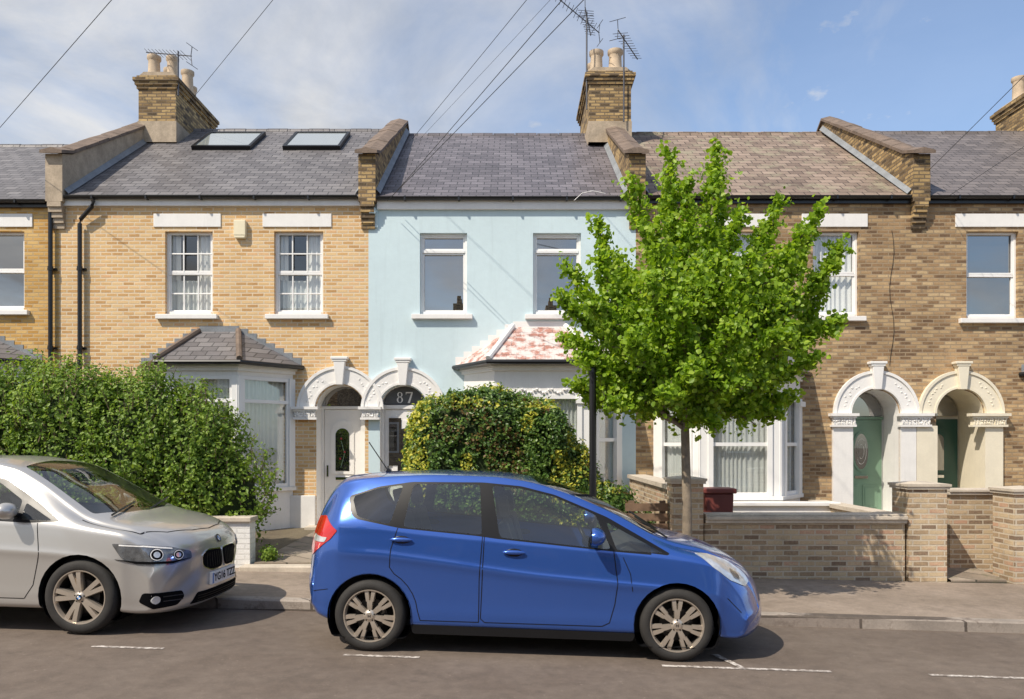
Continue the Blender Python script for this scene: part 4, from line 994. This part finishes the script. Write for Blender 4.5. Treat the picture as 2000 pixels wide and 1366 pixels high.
def mirror(C,x,y,z,mat,sd=-1):
    b=B(); b.blob((x,y+sd*.10,z),.085,.11,.072,16,10); b.v=[(min(v[0],x+.09) if v[0]>x-.03 else x-.03,v[1],v[2]) for v in b.v]
    Mo=b.obj('wing_mirror',mat,C,smooth=50,local=True); q=B(); q.tube([(x+.02,y-sd*.03,z-.05),(x+.01,y+sd*.06,z-.03)],.022,8); q.box(x-.034,x-.031,*sorted((y+sd*.02,y+sd*.17)),z-.05,z+.05); q.obj('mirror_arm',mBlkPlastic,Mo,smooth=40,local=True)
def common(car,C,paint,DLO,wins,doors,doorvals,arches,rA,xw0,xw1,ws_poly,rear_poly,th):
    for (cx,cz) in arches:
        car.cut(circ(cx,cz,rA,32),'y',1,lambda c,n:abs(c.y)>.45 and c.z<cz+rA+.05)
    car.kill(1)
    car.bvh()
    for i,d in enumerate(doors): car.cut(d,'y',20+i,lambda c,n:abs(n.y)>.25 and abs(c.y)>.4)
    car.cut(DLO,'y',2,lambda c,n:abs(n.y)>.22 and c.z>th-.12)
    for w in wins: car.cut(w,'y',3,lambda c,n:abs(n.y)>.22 and c.z>th-.12)
    car.cut(ws_poly,'z',4,lambda c,n:n.z>.1 and c.z>.85)
    car.cut(rear_poly,'x',5,lambda c,n:n.x<-.1 and c.x<xw0)
    car.bm.verts.index_update(); car.bm.normal_update()
    body=car.part('body',0,paint,C)
    for sd in(-1,1):
        f=lambda c:c.y*sd>0
        car.part('window_trim',2,mBlkPlastic,C,f)
        for w in wins:
            car.part('side_window',3,mCarGl,C,lambda c:c.y*sd>0 and inpoly(c.x,c.z,w))
    drs=[]
    for i in range(len(doors)):
        for sd in(-1,1):
            drs.append(car.part('door',20+i,paint,C,lambda c:c.y*sd>0))
    car.part('windscreen',4,mCarGl,C); car.part('rear_window',5,mCarGl,C)
    for (cx,cz) in arches:
        for sd in(-1,1):
            b=B(); b.lathe([(rA+.004,sd*.815),(rA+.006,sd*.5),(.0,sd*.5)],(cx,0,cz),'y',40)
            b.v=[(v[0],v[1],max(v[2],.12)) for v in b.v]; b.obj('wheel_arch',mMatte,C,smooth=40,local=True,recalc=False)
    for D,q in(((0,1,0),1),((0,-1,0),-1)):
        for d in doors:
            s=B()
            for i in range(len(d)):
                p0,p1=d[i],d[(i+1)%len(d)]
                if p0[1]<1.06 and p1[1]<1.06: car.ribbon(s,[(q*p0[0],p0[1]),(q*p1[0],p1[1])],D)
            s.obj('panel_seam',mBlkPlastic,C,local=True,recalc=False)
    return drs
slope=math.atan(.018); yaw=-math.atan(.06)
def hatch():
    C=E('parked_car',(0,0,0),'blue five door hatchback parked at the kerb','car','cars parked along the kerb')
    C.rotation_euler=(0,slope,yaw); x0w=-1.128
    C.location=(x0w,7.25+.06*1.128,sl(x0w)+.0)
    Kk={'w':[(-.66,.71),(-.54,.775),(-.3,.81),(0,.825),(1.2,.83),(2.5,.835),(2.9,.82),(3.31,.74)],
     'cr':[(-.66,.72),(.3,.70),(1.5,.62),(2.6,.60),(3.31,.6)],
     'zb':[(-.66,.34),(-.6,.26),(-.4,.22),(0,.2),(2.9,.19),(3.2,.17),(3.27,.19),(3.31,.27)],
     'zs':[(-.66,.56),(-.635,.80),(-.55,.98),(-.3,1.045),(0,1.045),(.4,1.01),(1.0,.965),(1.6,.92),(2.3,.865),(2.6,.83),(2.9,.76),(3.1,.68),(3.24,.55),(3.31,.38)],
     'zt':[(-.66,.62),(-.645,.87),(-.605,1.03),(-.53,1.21),(-.42,1.36),(-.31,1.425),(0,1.455),(.5,1.475),(.95,1.468),(1.25,1.435),(1.6,1.345),(2.0,1.19),(2.36,1.005),(2.5,.965),(2.7,.92),(2.9,.855),(3.1,.75),(3.22,.635),(3.28,.52),(3.31,.42)],
     'zr':[(-.66,.59),(-.64,.83),(-.59,1.0),(-.5,1.18),(-.34,1.335),(-.17,1.385),(.1,1.42),(.5,1.44),(.95,1.434),(1.25,1.403),(1.6,1.31),(2.0,1.15),(2.36,.97),(2.5,.92),(2.7,.878),(2.9,.81),(3.1,.715),(3.24,.57),(3.31,.40)],
     'wr':[(-.66,.5),(-.3,.56),(0,.575),(1.0,.58),(1.6,.60),(2.36,.65),(2.7,.62),(3.31,.5)]}
    car=Car(Kk,-.66,3.31,.34,.24,crease=.66,amp=.6)
    DLO=rounded([(-.225,1.265),(.02,1.348),(.3,1.392),(.9,1.40),(1.22,1.375),(1.5,1.31),(1.93,1.14),(2.44,.865),(2.40,.848),(2.0,.872),(1.03,.952),(.88,.97),(.24,1.018),(-.14,1.085),(-.19,1.13)],.03,3)
    wins=[rounded([(.975,1.378),(1.22,1.356),(1.5,1.292),(1.84,1.155),(1.965,.888),(1.06,.963)],.035,3),
          rounded([(1.925,1.10),(2.38,.87),(2.01,.885)],.02,2),
          rounded([(.315,1.375),(.875,1.382),(.915,.98),(.262,1.03)],.035,3),
          rounded([(-.195,1.262),(.02,1.335),(.23,1.366),(.15,1.048),(-.125,1.10)],.035,3)]
    d1=[(.915,.30),(.935,.97),(.955,1.385),(1.22,1.36),(1.5,1.30),(1.9,1.12),(1.985,.875),(2.02,.62),(2.0,.45),(1.96,.30),(1.9,.27),(.95,.27)]
    a=[( .0+.40*math.cos(t),.3+.40*math.sin(t)) for t in np.linspace(0.12,1.05,6)]
    d2=[(.90,.27)]+[(.90,.62),(.92,.97),(.93,1.385),(.3,1.38),(.22,1.02),(.17,.85),(.16,.70)]+a[::-1][0:]+[(.42,.27)]
    drs=common(car,C,mBluP,DLO,wins,[d1,d2],None,[(0,.295),(2.5,.295)],.345,-.1,0,rounded([(1.27,0.0),(1.36,.50),(2.31,.625),(2.40,.3),(2.42,0),(2.40,-.3),(2.31,-.625),(1.36,-.50)],.04,3),rounded([(-.5,1.05),(.5,1.05),(.45,1.36),(-.45,1.36)],.06,3),.98)
    for D,q in(((0,1,0),1),((0,-1,0),-1)):
        for ln in ([(2.06,.83),(2.12,.70),(2.14,.56)],[(2.9,.52),(3.02,.40)],[(-.36,.50),(-.5,.47)]):
            s=B(); car.ribbon(s,[(q*p[0],p[1]) for p in ln],D,.006); s.obj('panel_seam',mBlkPlastic,C,local=True,recalc=False)
    for sd in(-1,1):
        b=B(); b.prism(rounded([(.36,.16),(2.15,.155),(2.17,.22),(.34,.235)],.02,2),'y',sd*.74,sd*.80); b.obj('side_sill',mBlkPlastic,C,smooth=40,local=True)
    for i,(hx,hz) in enumerate(((1.10,.845),(.175,.925))):
        for sd in(-1,1):
            l,n=car.hit(-sd*(hx+.08) if sd>0 else hx+.08,hz,(0,-sd,0))
            if l is None: continue
            b=B(); b.blob((l.x,l.y+sd*.018,l.z+.004),.095,.017,.019,14,8); b.cur=1; b.blob((l.x,l.y+sd*.001,l.z),.075,.006,.034,14,6)
            par=drs[i*2+(0 if sd<0 else 1)]; b.obj('handle',[mBluP,mBlkPlastic],par or C,smooth=60,local=True)
    for sd in(-1,1):
        D=Vector((.5,-sd*.87,0)); m=-sd
        P=[(-.20,1.08),(-.05,1.095),(.14,.985),(.08,.91),(-.08,.80),(-.19,.75),(-.27,.80),(-.265,.95)]
        b=B(); car.patch(b,rounded([(m*p[0],p[1]) for p in P],.015,3),D,.006); L=b.obj('tail_light',mRedL,C,smooth=40,local=True,recalc=False)
        P=[(-.23,.93),(.05,.925),(.03,.885),(-.23,.875)]; b=B(); car.patch(b,rounded([(m*p[0],p[1]) for p in P],.01,2),D,.010); b.obj('reversing_lens',mClr,L,smooth=40,local=True,recalc=False)
        D=Vector((-.5,-sd*.87,0)); P=[(1.93,.868),(2.10,.85),(2.28,.79),(2.43,.685),(2.47,.61),(2.36,.59),(2.16,.66),(2.0,.775)]
        b=B(); car.patch(b,rounded([(m*p[0],p[1]) for p in P],.03,3),D,.005); L=b.obj('headlight',mClr,C,smooth=40,local=True,recalc=False)
        P=[(2.2,.74),(2.3,.72),(2.33,.65),(2.22,.66)]; b=B(); car.patch(b,rounded([(m*p[0],p[1]) for p in P],.04,3),D,.008); b.obj('lamp_reflector',mHead,L,smooth=40,local=True,recalc=False)
        mirror(C,1.83,sd*.80,1.0,mBluP,sd)
    for x in(0,2.5):
        for sd in(-1,1): wheel(C,x,sd*.815,.295,.295,.215,.185,sd,'seven')
    b=B(); b.tube([(.0,-.1,1.455),(-.03,-.1,1.47)],.02,8); b.tube([(-.02,-.1,1.465),(-.2,-.1,1.72)],.005,5); b.obj('radio_antenna',mBlkPlastic,C,local=True)
    b=B(); b.box(-.3,2.9,-.6,.6,.18,.24); b.prism([(1.9,.24),(2.3,.24),(2.3,.9),(2.15,.92),(1.95,.82),(1.9,.6)],'y',-.62,.62); b.box(-.45,.0,-.6,.6,.24,.85); b.obj('interior',mSeat,C,local=True)
    for x,z,r in((1.35,.42,0),(.45,.46,1)):
        for y in(-.36,.36): seat(C,x,y,z)
    b=B(); ce=Vector((1.78,-.36,.90)); t1=Vector((0,1,0)); t2=Vector((-.45,0,.89)); b.tube([ce+(t1*math.cos(a)+t2*math.sin(a))*.18 for a in np.linspace(0,6.283,24)],.014,8); b.blob(ce,.04,.05,.05); b.tube([ce-t1*.17,ce+t1*.17],.015,6); b.obj('steering_wheel',mBlkPlastic,C,smooth=50,local=True)
    for y0,y1 in((-.55,-.05),(.0,.5)): b=B(); b.tube([(2.44,y0,.97),(2.30,(y0+y1)/2,1.05),(2.22,y1,1.095)],.008,5); b.obj('wiper',mBlkPlastic,C,local=True)
hatch()
def mpv():
    C=E('parked_car',(-3.72,7.56+.06*3.72,sl(-3.72)),'silver compact family car with twin kidney grille parked at the kerb','car','cars parked along the kerb')
    C.rotation_euler=(0,slope,yaw)
    Kk={'w':[(-3.45,.78),(-3.3,.84),(-2.7,.89),(-1.5,.90),(0,.90),(.4,.89),(.87,.84)],
     'zb':[(-3.45,.38),(-3.38,.26),(-3.0,.2),(0,.2),(.7,.17),(.8,.175),(.85,.20),(.87,.25)],
     'zs':[(-3.45,.6),(-3.4,.9),(-3.2,1.03),(-2.5,1.04),(-1.2,1.0),(-.3,.96),(.1,.91),(.45,.86),(.65,.815),(.78,.75),(.84,.68),(.87,.60)],
     'zt':[(-3.45,.64),(-3.42,.95),(-3.3,1.2),(-3.1,1.40),(-2.8,1.48),(-2.0,1.52),(-1.2,1.525),(-.8,1.475),(-.4,1.30),(.0,1.09),(.18,1.01),(.45,.955),(.65,.90),(.76,.85),(.83,.785),(.86,.725),(.87,.67)],
     'zr':[(-3.45,.62),(-3.42,.92),(-3.28,1.17),(-3.05,1.345),(-2.7,1.43),(-2.0,1.47),(-1.2,1.465),(-.8,1.41),(-.5,1.275),(-.2,1.09),(.0,.985),(.2,.94),(.45,.90),(.65,.855),(.77,.80),(.84,.735),(.87,.635)],
     'wr':[(-3.45,.5),(-3,.58),(-1.2,.61),(-.6,.65),(0,.75),(.4,.75),(.87,.64)]}
    car=Car(Kk,-3.45,.87,.33,.3,crease=.66,pw=3.2,amp=.45)
    DLO=rounded([(-.20,.975),(-.45,1.13),(-.8,1.325),(-1.2,1.41),(-2.0,1.42),(-2.7,1.36),(-3.0,1.2),(-2.9,1.06),(-2.3,1.03),(-1.3,.99),(-.5,.96)],.03,3)
    wins=[rounded([(-.60,.995),(-.60,1.15),(-.85,1.295),(-1.15,1.375),(-1.36,1.39),(-1.36,1.01)],.03,3),rounded([(-.28,.985),(-.56,1.13),(-.56,.985)],.02,2),
      rounded([(-1.42,1.015),(-1.42,1.395),(-2.15,1.40),(-2.25,1.045)],.03,3),rounded([(-2.32,1.06),(-2.25,1.385),(-2.65,1.345),(-2.9,1.2),(-2.84,1.09)],.03,3)]
    d1=[(-.42,.42),(-.36,.7),(-.40,.96),(-.62,1.18),(-.9,1.34),(-1.2,1.39),(-1.38,1.39),(-1.38,.30),(-.5,.30)]
    d2=[(-1.40,.30),(-1.40,1.39),(-2.2,1.40),(-2.32,1.0),(-2.25,.75),(-2.12,.55),(-2.02,.30)]
    drs=common(car,C,mSilP,DLO,wins,[d1,d2],None,[(0,.325),(-2.67,.325)],.375,-2.9,0,rounded([(-.84,0),(-.76,.52),(.00,.675),(.12,.35),(.15,0),(.12,-.35),(.00,-.675),(-.76,-.52)],.04,3),rounded([(-.55,1.1),(.55,1.1),(.5,1.38),(-.5,1.38)],.06,3),.98)
    s=B(); car.ribbon(s,[(-.05,-.77),(.25,-.785),(.46,-.74),(.62,-.56),(.72,-.28),(.75,0),(.72,.28),(.62,.56),(.46,.74),(.25,.785),(-.05,.77)],(0,0,-1),.010); s.obj('bonnet_seam',mBlkPlastic,C,local=True,recalc=False)
    for i,(hx,hz) in enumerate(((-1.2,.90),(-2.1,.92))):
        for sd in(-1,1):
            l,n=car.hit(-sd*hx if sd>0 else hx,hz,(0,-sd,0))
            if l is not None: b=B(); b.blob((l.x,l.y+sd*.018,l.z),.1,.017,.018,14,8); b.obj('handle',mSilP,drs[i*2+(0 if sd<0 else 1)] or C,smooth=60,local=True)
    for sd in(-1,1):
        m=-sd; D=Vector((-.707,-sd*.707,0))
        P=[(-.42,.80),(-.2,.785),(.05,.75),(.22,.70),(.225,.635),(.03,.60),(-.25,.615),(-.36,.675)]
        b=B(); car.patch(b,rounded([(m*p[0],p[1]) for p in P],.02,3),D,.006,.03); L=b.obj('headlight',mHead,C,smooth=40,local=True,recalc=False)
        P2=[(-.40,.665),(-.25,.625),(.03,.612),(.21,.645),(.03,.632),(-.25,.645)]
        b=B(); car.patch(b,[(m*p[0],p[1]) for p in P2],D,.010,.03); b.obj('lamp_surround',mMatte,L,smooth=40,local=True,recalc=False)
        for (u,v,r) in((-.10,.695,.050),(.09,.68,.042)):
            b=B(); car.patch(b,[(m*(u+r*1.15*math.cos(a)),v+r*1.05*math.sin(a)) for a in np.linspace(0,6.283,18)[:-1]],D,.009,.03); b.obj('lamp_bowl',mMatte,L,local=True,recalc=False)
            b=B(); ring=[(m*(u+r*math.cos(a)),v+r*.9*math.sin(a)) for a in np.linspace(0,6.283,20)]; car.ribbon(b,ring,D,.007,.013); b.obj('light_ring',mWhite,L,local=True,recalc=False)
            b=B(); car.patch(b,[(m*(u+r*.55*math.cos(a)),v+r*.5*math.sin(a)) for a in np.linspace(0,6.283,14)[:-1]],D,.013,.03); b.obj('lamp_lens',mClr,L,local=True,recalc=False)
        b=B(); car.ribbon(b,[(m*-.37,.785),(m*-.2,.772),(m*.04,.737)],D,.012,.010); b.obj('light_bar',mWhite,L,local=True,recalc=False)
        D=Vector((-.8,-sd*.6,0)); P=[(-.34,.37),(0.0,.355),(.02,.30),(-.06,.235),(-.27,.225),(-.36,.29)]
        b=B(); car.patch(b,rounded([(m*p[0],p[1]) for p in P],.02,3),D,.005,.03); b.obj('bumper_intake',mMatte,C,smooth=40,local=True,recalc=False)
        b=B(); car.patch(b,[(m*(-.25+.036*math.cos(a)),.305+.034*math.sin(a)) for a in np.linspace(0,6.283,16)[:-1]],D,.012,.03); b.obj('fog_light',mClr,C,smooth=40,local=True,recalc=False)
        for k in range(2): b=B(); car.ribbon(b,[(m*-.19,.325-.04*k),(m*.0,.32-.04*k)],D,.008,.012); b.obj('intake_slat',mRimDk,C,local=True,recalc=False)
        P=[(.015,.675),(.26,.69),(.36,.655),(.34,.53),(.23,.485),(.045,.485),(.013,.54)]
        b=B(); D=(-1,0,0); car.patch(b,rounded([(sd*p[0],p[1]) for p in P],.03,3),D,.010,.025,skirt=.03); L=b.obj('grille',mChrome,C,smooth=40,local=True,recalc=False)
        cx=.18;cz=.588; b=B(); Q=[(sd*(cx+(p[0]-cx)*.93),cz+(p[1]-cz)*.89) for p in P]; car.patch(b,rounded(Q,.03,3),D,.017,.025); b.obj('grille_mesh',mMatte,L,smooth=40,local=True,recalc=False)
        for k in range(7): b=B(); u=sd*(.055+.040*k); car.ribbon(b,[(u,.52),(u,.655)],D,.004,.020); b.obj('grille_bar',mRimDk,L,local=True,recalc=False)
        mirror(C,-.62,sd*.86,1.07,mSilP,sd)
    b=B(); car.patch(b,rounded([(-.42,.31),(.42,.31),(.50,.215),(-.50,.215)],.02,3),(-1,0,0),.006,.03); b.obj('lower_grille',mMatte,C,smooth=40,local=True,recalc=False)
    for k in range(3): b=B(); car.ribbon(b,[(-.42,.235+.022*k),(.42,.235+.022*k)],(-1,0,0),.005,.012); b.obj('grille_slat',mRimDk,C,local=True,recalc=False)
    l,n=car.hit(0,.41,(-1,0,0)); px=l.x+.02
    b=B(); b.box(px-.03,px,-.26,.26,.35,.47); Pl=b.obj('number_plate',M('plate_white',(.80,.80,.78),.4,var=.03),C,local=True,bevel=.004)
    R=Matrix(((0,0,1,px+.002),(1,0,0,.02),(0,1,0,.41),(0,0,0,1))); text_mesh('YG16 TZZ',.105,R,'plate_lettering',mMatte,Pl,local=True,ext=.001,bold=.001)
    b=B(); b.box(px,px+.001,-.255,-.222,.36,.46); b.obj('plate_band',mBB,Pl,local=True)
    l,n=car.hit(0,.76,(-1,0,0)); q=Vector((0,0,1)).rotation_difference(n).to_matrix().to_4x4(); roundel(C,Matrix.Translation(l+n*.006)@q,.042)
    for x in(0,-2.67):
        for sd in(-1,1): wheel(C,x,sd*.885,.325,.325,.235,.205,sd,'star')
    b=B(); b.box(-3.1,.5,-.65,.65,.18,.24); b.prism([(-.5,.24),(0.,.24),(0.05,.95),(-.2,.97),(-.45,.9)],'y',-.68,.68); b.obj('interior',mSeat,C,local=True)
    for x in(-1.15,-2.0):
        for y in(-.38,.38): seat(C,x,y,.5)
    b=B(); ce=Vector((-.62,-.38,1.0)); t1=Vector((0,1,0)); t2=Vector((-.45,0,.89)); b.tube([ce+(t1*math.cos(a)+t2*math.sin(a))*.18 for a in np.linspace(0,6.283,24)],.014,8); b.tube([ce-t1*.17,ce+t1*.17],.015,6); b.obj('steering_wheel',mBlkPlastic,C,smooth=50,local=True)
    for y0,y1 in((-.6,-.05),(.05,.6)): b=B(); b.tube([(.12,y0,1.02),(.09,(y0+y1)/2,1.07),(.03,y1,1.10)],.009,5); b.obj('wiper',mBlkPlastic,C,local=True)
mpv()
# ---------------------------------------------------------------- light, sky, camera
EL=50
tv=Vector((.73*math.cos(math.radians(EL)),.683*math.cos(math.radians(EL)),-math.sin(math.radians(EL))))
Ls=bpy.data.lights.new('sun','SUN'); Ls.energy=5.0; Ls.angle=math.radians(.5); Ls.color=(1,.91,.78)
so=bpy.data.objects.new('sun',Ls); COL.objects.link(so); so.rotation_euler=tv.to_track_quat('-Z','Y').to_euler(); so.location=(-10,-10,20)
w=bpy.data.worlds.new('World'); scn.world=w; w.use_nodes=True; nt=w.node_tree; nt.nodes.clear()
def wn(ty,ins=None,**kw):
    nd=nt.nodes.new(ty)
    for k,v in kw.items(): setattr(nd,k,v)
    for k,v in (ins or {}).items():
        if isinstance(v,bpy.types.NodeSocket): nt.links.new(v,nd.inputs[k])
        else: nd.inputs[k].default_value=v
    return nd
def wm(op,a,b=0.0): return wn('ShaderNodeMath',{0:a,1:b},operation=op).outputs[0]
sky=wn('ShaderNodeTexSky',sky_type='NISHITA',sun_disc=False,sun_elevation=math.radians(EL),sun_rotation=math.atan2(-.73,-.683),air_density=1.1,dust_density=1.2)
tint=wn('ShaderNodeMix',data_type='RGBA',blend_type='MULTIPLY'); tint.inputs[0].default_value=1; nt.links.new(sky.outputs[0],tint.inputs[6]); tint.inputs[7].default_value=(1.15,1.22,1.32,1)
tc=wn('ShaderNodeTexCoord').outputs['Generated']; sp=wn('ShaderNodeSeparateXYZ',{0:tc}).outputs
zz=wm('ADD',wm('MAXIMUM',sp[2],0.0),.22); vec=wn('ShaderNodeCombineXYZ',{0:wm('DIVIDE',sp[0],zz),1:wm('DIVIDE',sp[1],zz),2:0.0}).outputs[0]
n1=wn('ShaderNodeTexNoise',{'Vector':vec,'Scale':1.1,'Detail':10.0,'Roughness':.6,'Distortion':.8}).outputs[0]
n2=wn('ShaderNodeTexNoise',{'Vector':vec,'Scale':2.2,'Detail':9.0,'Roughness':.6,'Distortion':.4}).outputs[0]
n3=wn('ShaderNodeTexNoise',{'Vector':vec,'Scale':5.0,'Detail':9.0,'Roughness':.6}).outputs[0]
cov=wn('ShaderNodeMapRange',{0:sp[0],1:-.45,2:.38,3:.20,4:-.05}).outputs[0]
f=wn('ShaderNodeMapRange',{0:wm('ADD',n1,cov),1:.44,2:.76,3:.10,4:.97}).outputs[0]
puff=wn('ShaderNodeMapRange',{0:n3,1:.60,2:.72,3:0.0,4:.65}).outputs[0]
f=wm('MAXIMUM',f,puff)
cc=wn('ShaderNodeValToRGB',{0:n2}); cc.color_ramp.elements[0].position=.32; cc.color_ramp.elements[0].color=(3.2,3.35,3.6,1); cc.color_ramp.elements[1].position=.64; cc.color_ramp.elements[1].color=(5.9,5.8,5.65,1)
mx=wn('ShaderNodeMix',data_type='RGBA'); nt.links.new(f,mx.inputs[0]); nt.links.new(tint.outputs[2],mx.inputs[6]); nt.links.new(cc.outputs[0],mx.inputs[7])
bg=wn('ShaderNodeBackground',{'Color':mx.outputs[2],'Strength':.145}); ow=wn('ShaderNodeOutputWorld'); nt.links.new(bg.outputs[0],ow.inputs[0])
cam=bpy.data.cameras.new('camera'); cam.sensor_width=36; cam.lens=36*1550/2000; cam.shift_y=186/2000; cam.clip_end=2000
co=bpy.data.objects.new('camera',cam); COL.objects.link(co); co.location=(0,0,1.72); co.rotation_euler=(math.pi/2,0,0); scn.camera=co
